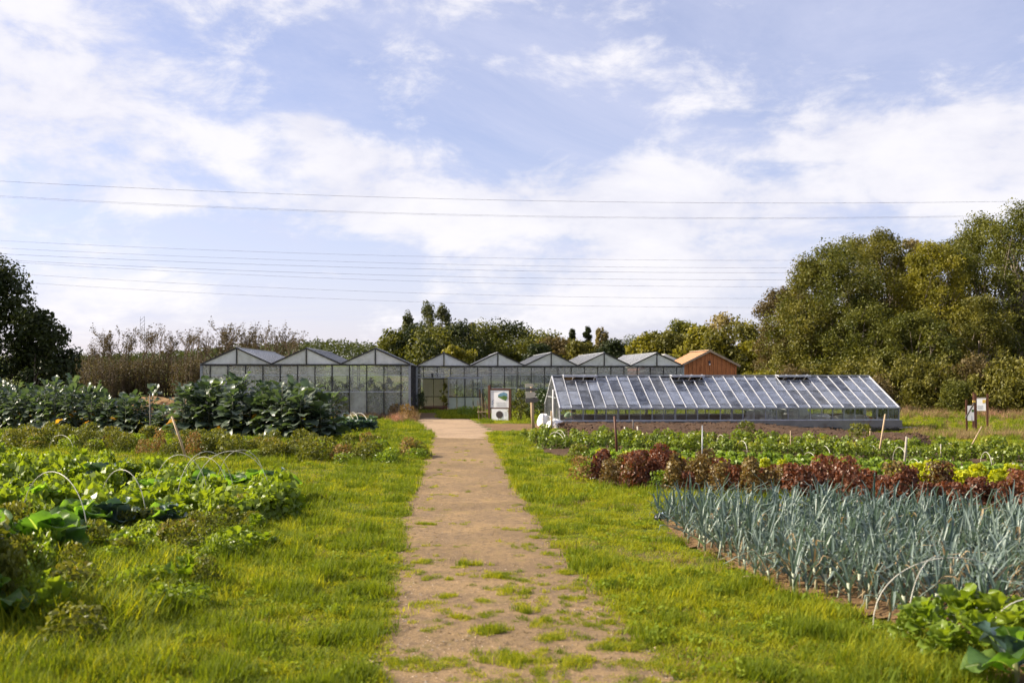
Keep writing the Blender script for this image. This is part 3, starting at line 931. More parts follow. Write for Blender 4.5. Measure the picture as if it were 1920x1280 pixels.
# ------------------------------------------------------------------ things in and around the glasshouse
def crumpled(name, label, cat, mat, loc, size, seed, n=26, rough=.16, rz=RZ, group=None):
    r = np.random.default_rng(seed)
    m_ = n // 2
    ph = r.random(9) * 6.28
    V = []; Fc = []
    for j in range(m_ + 1):
        v = j / m_
        for i in range(n):
            a = 2 * math.pi * i / n
            rr = math.cos(v * math.pi / 2) ** .55
            b = 1 + rough * (math.sin(3 * a + ph[0] + 2 * v) + .7 * math.sin(5 * a + ph[1] - 4 * v) + .6 * math.sin(9 * a + ph[2])) + rough * .4 * r.normal()
            zz = math.sin(v * math.pi / 2) * (1 + rough * (math.sin(2 * a + ph[3]) + .8 * math.sin(4 * a + ph[4])) * (1 - v * .6))
            V.append((size[0] / 2 * rr * b * math.cos(a), size[1] / 2 * rr * b * math.sin(a), size[2] * zz))
    for j in range(m_):
        for i in range(n):
            Fc.append((j * n + i, j * n + (i + 1) % n, (j + 1) * n + (i + 1) % n, (j + 1) * n + i))
    o = MB().add(V, Fc).build(name, mat, None, True)
    o.location = loc; o.rotation_euler = (0, 0, rz)
    return tag(o, label, cat, group)


crumpled('plastic_sheet_heap', 'tallest crumpled white plastic sheet heap inside the glasshouse', 'plastic sheet', M['plasticsheet'], at(C_O, 13.9, 4.6, .05), (1.7, 1.2, .95), 3)
crumpled('plastic_sheet_heap', 'white plastic sheet heap beside the stepladder in the glasshouse', 'plastic sheet', M['plasticsheet'], at(C_O, 12.2, 4.6, .05), (2.0, 1.2, .80), 4)
crumpled('plastic_sheet_heap', 'flat end of white sheeting trailing from the tall heap', 'plastic sheet', M['plasticsheet'], at(C_O, 15.3, 4.3, .05), (1.5, .9, .36), 5)
crumpled('fleece_roll', 'pale cloth bundle lying behind the glasshouse side posts on the right', 'bundle', M['screen'], at(C_O, 15.9, 1.4, .05), (2.2, .8, .48), 6)
crumpled('plant_pile', 'orange bundle on the glasshouse floor by the far doorway', 'bundle', M['terracotta'], at(C_O, 17.0, 2.4, .05), (1.1, .5, .40), 8)
crumpled('white_sack', 'crumpled white sack by the near corner of the glasshouse', 'sack', M['plasticsheet'], at(C_O, -.30, -.55, 0), (.85, .6, .42), 9)
crumpled('white_sack', 'white sack leaning at the left gable of the glasshouse', 'sack', M['plasticsheet'], at(C_O, -.75, .9, 0), (.6, .8, .62), 10)


def tarp(label, pts, wd, z, seed):
    r = np.random.default_rng(seed)
    V = []; Fc = []
    n = 60; mm = 5
    P = [Vector((*p, 0)) for p in pts]
    for i in range(n + 1):
        s = i / n * (len(P) - 1); k_ = min(int(s), len(P) - 2); p = P[k_].lerp(P[k_ + 1], s - k_)
        for j in range(mm + 1):
            q = p - Vv * (j / mm * wd * (1 + .25 * math.sin(i * .5 + seed)))
            zz = float(tz(q.x, q.y)) + z * (1 - j / mm) + .03 + .03 * math.sin(i * 1.3 + j * 2) + .02 * r.random() + .22 * (j / mm)
            V.append((q.x, q.y, zz))
    for i in range(n):
        for j in range(mm):
            Fc.append((i * (mm + 1) + j, i * (mm + 1) + j + 1, (i + 1) * (mm + 1) + j + 1, (i + 1) * (mm + 1) + j))
    o = MB().add(V, Fc).build('black_plastic_sheet', M['blackplastic'], None, True)
    md = o.modifiers.new('thickness', 'SOLIDIFY'); md.thickness = 0.006
    return tag(o, label, 'plastic sheet')


tarp('black plastic sheet tucked along the foot of the glasshouse plinth', [at(C_O, .2, -.14)[:2], at(C_O, 8, -.14)[:2], at(C_O, 14.6, -.14)[:2]], .55, .16, 1)
tarp('black plastic sheet draped at the right corner of the plinth', [at(C_O, 16.2, -.16)[:2], at(C_O, 18.4, -.2)[:2]], .9, .22, 2)

# stepladder
ld = thing('stepladder', 'pale folding stepladder standing inside the glasshouse', 'ladder', at(C_O, 11.35, .75, .05), RZ)
for x in (-.22, .22):
    MB().beam((x * .55 + .12, 0, 1.05), (x - .12, -.05, 0), .05, .035).build('front_rail', M['alu'], ld)
    MB().beam((x * .55 + .12, .05, 1.05), (x + .42, .1, 0), .05, .035).build('rear_leg', M['alu'], ld)
for k_ in range(4):
    f = .16 + k_ * .25
    MB().box((-.12 + .24 * f, -.04, f * 1.0), (.42 - .18 * f, .10, .035)).build('tread', M['alu'], ld)
MB().tube([(0, 0, 1.05), (.02, 0, 1.15), (.12, 0, 1.18), (.22, 0, 1.15), (.24, 0, 1.05)], .018, 6).build('hand_rail', M['alu'], ld)

# ------------------------------------------------------------------ timber barn
BD = 85.0
bx0, bx1 = X(1279, BD), X(1383, BD)
bw = bx1 - bx0
barn = thing('timber_barn', 'orange stained timber barn with a plank gable', 'barn', (bx0, BD, 0), RZ)
be, bp_ = Z(684, BD), Z(658, BD)
bl = 6.0
npl = 26
for i in range(npl):
    x0 = i * bw / npl; x1 = (i + 1) * bw / npl - .018
    def top(x):
        return be + (bp_ - be) * (1 - abs(x - bw / 2) / (bw / 2)) - .05
    oy = -.045 * (i % 2) + random.uniform(-.004, .004)
    P = [(x0, oy, 0), (x1, oy, 0), (x1, oy, top(x1)), (x0, oy, top(x0))]
    if x0 < bw / 2 < x1:
        P = [(x0, oy, 0), (x1, oy, 0), (x1, oy, top(x1)), (bw / 2, oy, top(bw / 2)), (x0, oy, top(x0))]
    prism(P, .03).build('plank', M['boards'], barn)
MB().add([(0.02, .03, 0), (bw - .02, .03, 0), (bw - .02, .03, be - .06), (bw / 2, .03, bp_ - .08), (.02, .03, be - .06),
          (0.02, bl, 0), (bw - .02, bl, 0), (bw - .02, bl, be - .06), (bw / 2, bl, bp_ - .08), (.02, bl, be - .06)],
         [(0, 1, 2, 3, 4), (9, 8, 7, 6, 5), (0, 4, 9, 5), (1, 6, 7, 2), (2, 7, 8, 3), (3, 8, 9, 4)]).build('wall_frame', M['brownwood'], barn)
for sgn in (-1, 1):
    rf = MB()
    a = Vector((bw / 2 + sgn * (bw / 2 + .25), 0, be - .25 * (bp_ - be) / (bw / 2)))
    b = Vector((bw / 2, 0, bp_))
    for k_ in range(7):
        p0 = a.lerp(b, k_ / 7); p1 = a.lerp(b, (k_ + 1.08) / 7)
        MB().add([(p0.x, -.25, p0.z + .07), (p0.x, bl + .2, p0.z + .07), (p1.x, bl + .2, p1.z + .035), (p1.x, -.25, p1.z + .035),
                  (p0.x, -.25, p0.z + .035), (p0.x, bl + .2, p0.z + .035), (p1.x, bl + .2, p1.z + .005), (p1.x, -.25, p1.z + .005)],
                 [(0, 3, 2, 1), (4, 5, 6, 7), (0, 1, 5, 4), (1, 2, 6, 5), (2, 3, 7, 6), (3, 0, 4, 7)]).build('roof_board', M['shingle'], barn)
    MB().beam((a.x, -.28, a.z + .02), (b.x, -.28, b.z + .02), .05, .17).build('barge_board', M['fascia'], barn)
MB().box((bw / 2, bl / 2, bp_ + .09), (.30, bl + .5, .06)).build('ridge_cap', M['fascia'], barn)
lb = MB().box((0, -.05, 0), (.16, .10, .26)).build('wall_lamp', M['print_dark'], barn, loc=(bw / 2, -.02, bp_ - .95))
MB().tube([(0, -.12, -.13), (0, -.12, -.25)], [.07, .05], 8).build('lamp_globe', M['white'], lb)
# low pale-roofed shed roof behind, between greenhouse and barn
bs = thing('white_roofed_shed', 'small shed with a pale sheet roof showing between greenhouse and barn', 'shed', (bx0 - 2.6, BD + 9, 0), RZ)
MB().box((2.6, 3, 1.65), (5.0, 6, 3.3)).build('wall', M['brownwood'], bs)
MB().add([(-.1, -.2, 3.32), (5.3, -.2, 3.32), (2.6, -.2, 4.55), (-.1, 6.2, 3.32), (5.3, 6.2, 3.32), (2.6, 6.2, 4.55)],
         [(0, 1, 2), (5, 4, 3), (0, 2, 5, 3), (2, 1, 4, 5), (1, 0, 3, 4)]).build('roof', M['screen'], bs)

# ------------------------------------------------------------------ signs
def disc(c, r_, n=28, y=0, rx=None):
    return [(c[0] + (rx or r_) * math.cos(2 * math.pi * i / n), y, c[1] + r_ * math.sin(2 * math.pi * i / n)) for i in range(n)]


sx_, sy_ = G(937, 789)
sg = thing('information_board', 'brown framed information board with two white panels before the greenhouse', 'sign', (sx_, sy_, 0), -.30)
s_ = sy_ / F
wS = 39 * s_
for k_, x in enumerate((-wS / 2 - .03, wS / 2 + .03)):
    MB().box((x, 0, .92 if k_ else 1.03), (.13, .12, 1.84 if k_ else 2.06)).build('post', M['brownwood'], sg)
MB().box((0, -.005, 1.83), (wS, .08, .09)).build('top_rail', M['brownwood'], sg)
MB().box((0, 0, .74), (wS, .06, .05)).build('middle_rail', M['brownwood'], sg)
up = MB().box((0, -.01, 1.27), (wS - .10, .03, .99)).build('upper_panel', M['white'], sg)
fx = .20; fz = 1.43
hexa = [(-.15, .20), (.05, .27), (.27, .20), (.29, -.12), (.18, -.28), (-.05, -.20), (-.31, -.06), (-.31, .09)]
prism([(fx + a * .95, -.030, fz + b * .9) for a, b in hexa], .006).build('picture', M['print_blue'], up)
lowp = [(-.31, -.06), (-.31, .02), (-.12, -.03), (.08, .05), (.28, -.02), (.29, -.12), (.18, -.28), (-.05, -.20)]
prism([(fx + a * .93, -.035, fz + b * .88) for a, b in lowp], .004).build('picture_field', M['print_green'], up)
for k_ in range(8):
    MB().box((.12, -.027, 1.08 - k_ * .038), (.72 - .08 * (k_ % 3), .004, .011)).build('text_line', M['print_grey'], up)
MB().box((-.28, -.027, 1.68), (.40, .004, .025)).build('text_line', M['print_grey'], up)
for k_ in range(4):
    prism(disc((-.44 + .06 * (k_ % 2), .98 + .07 * k_), .035, 12, -.027), .004).build('emblem', M['print_grey'] if k_ % 2 else M['print_blue'], up)
lp = MB().box((.02, -.03, .36), (wS - .18, .03, .68)).build('lower_panel', M['white'], sg)
prism(disc((.0, .37), .21, 32, -.052), .006).build('dark_disc', M['print_dark'], lp)
for k_ in range(5):
    MB().box((.38 - .02 * (k_ % 2), -.048, .52 - k_ * .05), (.14 - .03 * (k_ % 3), .004, .016)).build('text_line', M['print_grey'], lp)
for x in (-.52, .54):
    MB().box((x, -.02, .55), (.08, .05, .20)).build('batten', M['palewood'], sg)

# wooden trellis stand left of the board
tr_ = thing('wooden_trellis', 'small wooden slatted stand with a shelf left of the information board', 'stand', at(Vector((sx_, sy_, 0)), -1.05, .7), RZ)
for k_ in range(5):
    MB().beam((-.12 + k_ * .10, 0, 0), (-.20 + k_ * .11, 0, 1.15 + .22 * ((k_ * 3) % 4)), .035, .045).build('slat', M['brownwood'] if k_ % 2 else M['palewood'], tr_)
MB().box((.10, -.1, .50), (.62, .34, .04)).build('shelf', M['palewood'], tr_)
MB().beam((-.05, -.1, .48), (.34, -.1, .12), .04, .05).build('brace', M['palewood'], tr_)
MB().box((.06, 0.03, .95), (.5, .03, .04)).build('cross_slat', M['palewood'], tr_)

# finger post
fpx, fpy = G(998, 806)
fp = thing('finger_post', 'weathered round finger post with five arrow boards', 'signpost', (fpx, fpy, 0), RZ)
MB().tube([(.06, 0, 0), (0, 0, .8), (-.04, 0, 2.15)], [.085, .08, .07], 10).build('post', M['palewood'], fp, True)
sc = fpy / F
def arrow(yc, x0, x1, hgt, mat, tip=1, tilt=0.0):
    z = Z(yc, fpy); a, b = (x0 - 998) * sc, (x1 - 998) * sc; h2 = hgt * sc / 2; tp = .12
    P = [(a, -.10, z - h2), (b - tp, -.10, z - h2 + tilt), (b, -.10, z + tilt), (b - tp, -.10, z + h2 + tilt), (a, -.10, z + h2)]
    prism(P, .035).build('arrow_board', mat, fp)
arrow(722, 984.5, 1001.5, 6, M['creamwood'])
arrow(730, 985, 1008, 6, M['darkwood'])
arrow(737.5, 985.5, 1006, 7, M['creamwood'], tilt=-.01)
arrow(743.5, 986, 1007, 6, M['creamwood'], tilt=-.02)
arrow(750.0, 985, 1011, 9, M['darkwood'], tilt=.02)

# field boards on the right
fb1 = thing('field_board', 'white field notice board with an orange corner picture between brown posts', 'sign', (X(1840, 54), 54, float(tz(X(1840, 54), 54))), -.34)
s_ = 54 / F
for k_, x in enumerate((-13.5 * s_, 10.5 * s_)):
    MB().box((x, 0, .95), (.10, .10, 2.0 + .15 * (k_ == 0))).build('post', M['brownwood'], fb1)
q = MB().box((-1.5 * s_, -.02, 1.36), (18.5 * s_, .03, 23 * s_)).build('panel', M['white'], fb1)
MB().box((-1.5 * s_, -.01, 1.36 + 12.3 * s_), (21 * s_, .06, .06)).build('top_rail', M['greywood'], fb1)
MB().box((4.6 * s_, -.042, 1.36 + 6 * s_), (5.5 * s_, .006, 6 * s_)).build('picture', M['print_yellow'], q)
for k_ in range(5):
    MB().box((-2.5 * s_, -.039, 1.36 - (2 + k_ * 1.6) * s_), ((11 - 3 * (k_ % 2)) * s_, .004, .5 * s_)).build('text_line', M['print_grey'], q)
fb2 = thing('field_board', 'narrow white notice board on leaning dark posts with a slanting prop', 'sign', (X(1820, 51), 51, float(tz(X(1820, 51), 51))), -.24)
s_ = 51 / F
MB().beam((-6.5 * s_, 0, 0), (-7.5 * s_, 0, 1.70), .09, .09).build('post', M['brownwood'], fb2)
MB().beam((8.5 * s_, 0, 0), (7.8 * s_, 0, 2.00), .13, .13).build('post', M['brownwood'], fb2)
q = MB().box((0.3 * s_, -.03, 1.02), (12.5 * s_, .03, 28 * s_)).build('panel', M['white'], fb2)
MB().box((3.5 * s_, -.048, 1.14), (4 * s_, .006, 4.5 * s_)).build('picture', M['print_green'], q)
MB().box((1.0 * s_, -.048, .75), (.7 * s_, .006, 10 * s_)).build('text_line', M['print_grey'], q)
MB().beam((6.8 * s_, -.10, 1.60), (-10 * s_, -.14, .75), .05, .06).build('prop', M['darkwood'], fb2)
MB().box((5.0 * s_, -.12, 1.62), (4.6 * s_, .10, 3.6 * s_)).build('yellow_tag', M['print_yellow'], fb2)


# ------------------------------------------------------------------ trees
def tree_meshes(seed, Ht, R, base=0.12, nclump=90, nleaf=9000, leaf=0.32, shape='round', clump=0.24, limbs=12, trunk_r=None, bark='bark', mat='olive', lean=0.0, bare=0):
    r = np.random.default_rng(seed)
    z0 = Ht * base
    ph = r.random(6) * 6.28
    C = []
    while len(C) < nclump:
        u = r.random()
        z = z0 + (Ht - z0) * u
        if shape == 'round':
            prof = (max(0, 1 - ((u - .45) / .57) ** 2)) ** .55
        elif shape == 'poplar':
            prof = (max(0, 1 - ((u - .48) / .55) ** 2)) ** .75
        elif shape == 'cone':
            prof = (1 - u) ** .85
        elif shape == 'wall':
            prof = (max(0, 1 - (max(0, u - .35) / .67) ** 2)) ** .6
        a = r.random() * 6.283
        lump = 1 + .20 * math.sin(2 * a + ph[0] + 3 * u) + .16 * math.sin(3 * a + ph[1] - 5 * u) + .10 * math.sin(5 * a + ph[2] + 9 * u)
        rad = R * prof * lump * (r.random() ** .38)
        C.append((rad * math.cos(a) + lean * u * Ht, rad * math.sin(a), z))
    C = np.array(C)
    cr = R * clump * (0.6 + 0.8 * r.random(nclump))
    if shape == 'poplar':
        cr = cr * 1.15
    cnt = r.multinomial(nleaf, cr ** 2 / (cr ** 2).sum())
    idx = np.repeat(np.arange(nclump), cnt)
    d = r.normal(size=(nleaf, 3)); d /= np.linalg.norm(d, axis=1, keepdims=True)
    rr = (r.random(nleaf) ** .45) * cr[idx] * 1.25
    stretch = np.array([1, 1, .85 if shape != 'poplar' else 1.9])
    Pn = C[idx] + d * rr[:, None] * stretch
    Pn[:, 2] = np.maximum(Pn[:, 2], .15)
    ct = r.random(nclump)
    T = np.clip(.06 + .66 * ct[idx] + .28 * r.random(nleaf), 0, 1)
    V, Fc = leaf_cloud(Pn, leaf * (0.6 + .8 * r.random(nleaf)), r, .35, .6, out=d * .7)
    crown = np_mesh('crown', V, Fc, T, TREE[mat] if isinstance(mat, str) else mat)
    tb = MB()
    tr = trunk_r or Ht * .018
    top = Ht * (.86 if shape in ('poplar', 'cone') else .62)
    pts = [Vector((lean * top * t_ + .12 * math.sin(t_ * 5 + ph[3]) * R * .2 * t_, .1 * math.sin(t_ * 4 + ph[4]) * R * .2 * t_, top * t_)) for t_ in np.linspace(0, 1, 6)]
    tb.tube(pts, [tr * (1.25 - t_ * .95) for t_ in np.linspace(0, 1, 6)], 7)
    for i in r.choice(nclump, min(limbs, nclump), replace=False):
        c = Vector(C[i])
        f = float(np.clip(c.z / Ht * .55, .12, .75))
        s = f * 5; k_ = min(int(s), 4)
        p0 = pts[k_].lerp(pts[k_ + 1], s - k_)
        mid = p0.lerp(c, .5) + Vector((r.normal() * .1 * R, r.normal() * .1 * R, .06 * Ht))
        tb.tube([p0, mid, c], [tr * .45, tr * .26, tr * .07], 5, False)
    for i in range(bare):
        c = Vector(C[r.integers(nclump)])
        for q_ in range(3):
            e = c + Vector((r.normal() * .4 * R * .4, r.normal() * .4 * R * .4, abs(r.normal()) * .02 * Ht))
            p0 = Vector((c.x * .35, c.y * .35, c.z * .45))
            tb.tube([p0, p0.lerp(c, .6) + Vector((0, 0, .04 * Ht)), e], [tr * .22, tr * .14, tr * .03], 4, False)
    return tb.mesh('trunk', M[bark], True), crown


def plant_tree(name, label, cat, meshes, x, y, rz=0.0, s=1.0, group=None, sz=None):
    t = thing(name, label, cat, (x, y, float(tz(x, y)) - .05), rz, group)
    t.scale = (s, s, sz or s)
    put('trunk', meshes[0], t)
    put('crown', meshes[1], t)
    return t


# right-hand wood: (px, depth, top y, crown radius m, kind, shape, label)
RIGHT = [
    (1478, 96, 540, 2.8, 'brown', 'wall', 'low russet-brown tree at the left end of the right-hand wood'),
    (1518, 92, 490, 3.3, 'olive', 'wall', 'olive-green tree with pale outer leaves next to the russet tree'),
    (1560, 90, 462, 4.2, 'green', 'wall', 'broad dark green tree behind the glasshouse ridge in the right-hand wood'),
    (1610, 100, 452, 3.8, 'olive', 'round', 'slightly browner olive tree rising just right of the broad dark tree'),
    (1660, 94, 440, 3.4, 'olive', 'wall', 'tall olive tree in the middle of the right-hand wood'),
    (1707, 99, 455, 2.6, 'tan', 'wall', 'pale tan-leaved slender tree beside the tall olive tree'),
    (1752, 88, 462, 3.0, 'yellow', 'round', 'yellow-leaved tree standing out in the right-hand wood'),
    (1800, 97, 446, 3.6, 'olive', 'wall', 'thin olive tree with bare stems behind the yellow tree'),
    (1850, 92, 412, 3.8, 'green', 'wall', 'very tall green tree near the right picture edge'),
    (1912, 88, 396, 4.2, 'green', 'wall', 'tallest green tree cut by the right picture edge'),
    (1985, 90, 400, 4.4, 'olive', 'wall', 'olive tree mostly beyond the right picture edge'),
    (1630, 86, 580, 3.0, 'green', 'round', 'lower green tree in the hollow below the tall olive tree'),
    (1720, 82, 590, 2.6, 'green', 'wall', 'low green tree in front of the tan-leaved tree'),
    (1835, 82, 560, 2.8, 'olive', 'wall', 'lower olive twiggy tree in front of the very tall green tree'),
]
for i, (px, d, ty, R, kind, shp, lab) in enumerate(RIGHT):
    x = X(px, d); Ht = Z(ty, d) - float(tz(x, d))
    big = Ht > 10
    ms = tree_meshes(100 + i, Ht, R * 1.22, .04 if shp == 'wall' else .16, 250 if big else 130, 34000 if big else 16000, .19, shp, .165, 26,
                     bark='palebark', mat=kind, bare=6 if kind in ('brown', 'olive', 'tan') else 2)
    plant_tree('woodland_tree', lab, 'tree', ms, x, d, i * 1.3, group='trees of the right-hand wood')

# shrubs along the wood edge: prototypes then copies
def bush_mesh(seed, R, Ht, n, leaf, mat, nclump=26, up=.4, aspect=.6, twigs=10):
    r = np.random.default_rng(seed)
    a = r.random(nclump) * 6.283; u = r.random(nclump)
    rad = R * np.sqrt(r.random(nclump)) * (1 - .55 * u ** 2)
    C = np.stack([rad * np.cos(a), rad * np.sin(a), Ht * (.10 + .80 * u)], 1)
    cr = R * .34 * (.6 + .8 * r.random(nclump))
    idx = r.integers(0, nclump, n)
    d = r.normal(size=(n, 3)); d /= np.linalg.norm(d, axis=1, keepdims=True)
    Pn = C[idx] + d * (r.random(n) ** .5 * cr[idx])[:, None]
    Pn[:, 2] = np.abs(Pn[:, 2]) + .02
    T = np.clip(.15 + .45 * r.random(nclump)[idx] + .4 * r.random(n), 0, 1)
    V, Fc = leaf_cloud(Pn, leaf * (.6 + .8 * r.random(n)), r, up, aspect, out=d * .5)
    fol = np_mesh('foliage', V, Fc, T, mat)
    tb = MB()
    for i in range(twigs):
        c = Vector(C[i % nclump])
        tb.tube([(c.x * .15, c.y * .15, 0), (c.x * .5, c.y * .5, c.z * .6), c], [R * .03, R * .02, R * .006], 4, False)
    return tb.mesh('stem', M['twig'], True), fol


def plant_bush(name, label, cat, meshes, x, y, s=1.0, sz=None, rz=0.0, group=None):
    t = thing(name, label, cat, (x, y, float(tz(x, y)) - .02), rz, group)
    t.scale = (s, s, sz or s)
    put('stem', meshes[0], t)
    put('foliage', meshes[1], t)
    return t


SH = {k_: bush_mesh(300 + i, 2.2, 3.2, 6500, .20, TREE[k_], 40) for i, k_ in enumerate(('olive', 'brown', 'green', 'yellow'))}
EDGE = [(1415, 82, 'yellow', .85, .9, 'golden-yellow shrub beside the barn'), (1442, 86, 'yellow', .9, .95, 'yellow-green shrub at the foot of the russet tree'),
        (1490, 82, 'brown', .9, 1.0, None), (1530, 84, 'olive', 1.0, 1.2, None), (1575, 80, 'olive', 1.0, 1.2, None), (1618, 79, 'olive', 1.0, 1.25, None),
        (1662, 77, 'olive', 1.0, 1.2, None), (1700, 76, 'olive', 1.0, 1.3, None), (1745, 74, 'olive', 1.0, 1.2, None),
        (1795, 70, 'green', .62, .70, 'bright green rounded shrub behind the field boards'), (1830, 74, 'brown', 1.0, 1.2, None), (1870, 72, 'olive', 1.0, 1.3, None),
        (1915, 70, 'olive', 1.0, 1.3, None), (1960, 69, 'olive', 1.1, 1.3, None), (1548, 76, 'brown', .7, .7, None), (1640, 72, 'brown', .7, .8, None)]
for i, (px, d, kd, s, sz, lab) in enumerate(EDGE):
    plant_bush('edge_shrub', lab or ('brown twiggy shrub in the scrub along the foot of the right-hand wood' if kd == 'brown' else 'olive shrub in the scrub along the foot of the right-hand wood'),
               'shrub', SH[kd], X(px, d), d, s, sz, i * 1.7, 'scrub along the right-hand wood')

# big dark tree at the left edge
d = 62.0
ms = tree_meshes(50, Z(500, d), 3.4, .02, 130, 20000, .24, 'wall', .22, 10, mat='dark')
plant_tree('broad_tree', 'big dark broadleaf tree at the left picture edge', 'tree', ms, X(-8, d), d, .3)
ms = tree_meshes(51, Z(592, d), 2.3, .02, 70, 9000, .24, 'wall', .24, 8, mat='dark')
plant_tree('broad_tree', 'lower dark rounded tree right of the big dark tree', 'tree', ms, X(88, d), d - 1.5, .9)
ms = tree_meshes(52, Z(540, 66), 3.0, .02, 70, 9000, .24, 'wall', .24, 8, mat='dark')
plant_tree('broad_tree', 'dark tree hidden mostly beyond the left picture edge', 'tree', ms, X(-90, 66), 66, .9)
plant_bush('garden_bush', 'dense green bush cut by the lower left picture edge', 'shrub', bush_mesh(332, .9, 1.15, 4200, .15, M['weed']), X(-120, 10.9), 10.9, 1.0)
plant_bush('garden_bush', 'second dense green bush just outside the lower left picture edge', 'shrub', bush_mesh(333, .9, 1.2, 4200, .15, M['weed']), X(-155, 12.4), 12.4, 1.0)
plant_bush('dark_bush', 'dark bush at the foot of the big left tree', 'shrub', bush_mesh(331, 2.0, 2.6, 3500, .2, TREE['dark']), X(8, 57), 57, .8)

# sparse autumn trees over the brown thicket on the left
def bare_tree(seed, Ht, R, nleaf):
    r = np.random.default_rng(seed)
    tb = MB(); tips = []
    def grow(p, dr, ln, rad, lev):
        e = p + dr * ln
        tb.tube([p, p.lerp(e, .5) + Vector((r.normal(), r.normal(), 0)) * ln * .04, e], [rad, rad * .8, rad * .55], 4 if lev else 6, False)
        if lev >= 3:
            tips.append((p, e)); return
        n = (5, 4, 4)[lev]
        for i in range(n):
            f = r.uniform(.35, 1.0)
            q_ = p.lerp(e, f)
            az_ = r.random() * 6.283
            side = Vector((math.cos(az_), math.sin(az_), 0))
            nd = (dr * .75 + side * r.uniform(.35, .75) + Vector((0, 0, .35))).normalized()
            grow(q_, nd, ln * r.uniform(.48, .68), rad * .5, lev + 1)
    grow(Vector((0, 0, 0)), Vector((r.normal() * .03, 0, 1)).normalized(), Ht * .52, Ht * .011, 0)
    tp = np.array([[*a, *b] for a, b in tips])
    i = r.integers(0, len(tp), nleaf)
    f = r.random((nleaf, 1))
    P = tp[i, :3] * (1 - f) + tp[i, 3:] * f + r.normal(size=(nleaf, 3)) * Ht * .012
    V, Fc = leaf_cloud(P, .17 * (.6 + .8 * r.random(nleaf)), r, .3, .6)
    return tb.mesh('trunk', M['twig'], False), np_mesh('crown', V, Fc, r.random(nleaf), TREE['hedge'])


BT = [bare_tree(400 + i, 9.0, 3, n) for i, n in enumerate((560, 420, 900, 360))]
BARE = [(160, 645, 1), (190, 612, 0), (215, 606, 2), (243, 603, 0), (268, 598, 1), (300, 612, 3), (322, 607, 0), (345, 606, 1), (372, 612, 3), (400, 612, 1), (418, 604, 3), (440, 594, 2), (458, 598, 0), (478, 600, 2), (500, 610, 3), (518, 602, 2), (540, 612, 1)]
for i, (px, ty, k_) in enumerate(BARE):
    d = 108 + 7 * ((i * 5) % 4) / 3
    x = X(px, d)
    s = (Z(ty, d) - float(tz(x, d))) / 9.0 * 1.05
    t = thing('sparse_tree', ('half-bare autumn tree rising above the thicket left of the milky greenhouse' if px < 390 else 'half-bare autumn tree standing behind the milky greenhouse roof'),
              'tree', (x, d, float(tz(x, d)) - .1), i * 2.1, 'half-bare trees in the left hedgerow')
    t.scale = (s * 1.15, s * 1.15, s)
    put('trunk', BT[k_][0], t); put('crown', BT[k_][1], t)

TH = []
for i in range(4):
    r = np.random.default_rng(450 + i)
    n = 3400; Rr, Hh = 2.6, 4.6
    a = r.random(n) * 6.283; rad = Rr * np.sqrt(r.random(n)); u = r.random(n) ** .9
    C = np.stack([rad * np.cos(a), rad * np.sin(a), .5 + (Hh - .5) * u * (1 - .25 * (rad / Rr) ** 2)], 1)
    V, Fc = leaf_cloud(C, .20 * (.5 + .9 * r.random(n)), r, .2, .5)
    fol = np_mesh('foliage', V, Fc, r.random(n) * .8, TREE['hedge'])
    tb = MB()
    for j in range(46):
        a_ = r.random() * 6.283; q_ = Rr * math.sqrt(r.random()) * .9
        x, y = q_ * math.cos(a_), q_ * math.sin(a_)
        tb.tube([(x * .8, y * .8, 0), (x * .95 + r.normal() * .1, y * .95, Hh * .5), (x * 1.1 + r.normal() * .2, y * 1.1, Hh * r.uniform(.7, 1.08))], [.05, .035, .012], 4, False)
    TH.append((tb.mesh('stem', M['twig']), fol))
for i in range(17):
    px = 135 + i * 27 + random.uniform(-7, 7)
    d = 103 + random.uniform(0, 7)
    top = 668 + (4 if px < 260 else 0) - (8 if px > 450 else 0) + random.uniform(-6, 6)
    x = X(px, d)
    sz = (Z(top, d) - float(tz(x, d))) / 4.7
    plant_bush('thicket_shrub', 'brown twiggy shrub in the hedge thicket left of and behind the milky greenhouse', 'shrub', TH[i % 4], x, d, .85, sz, i * 1.1, 'brown hedge thicket')

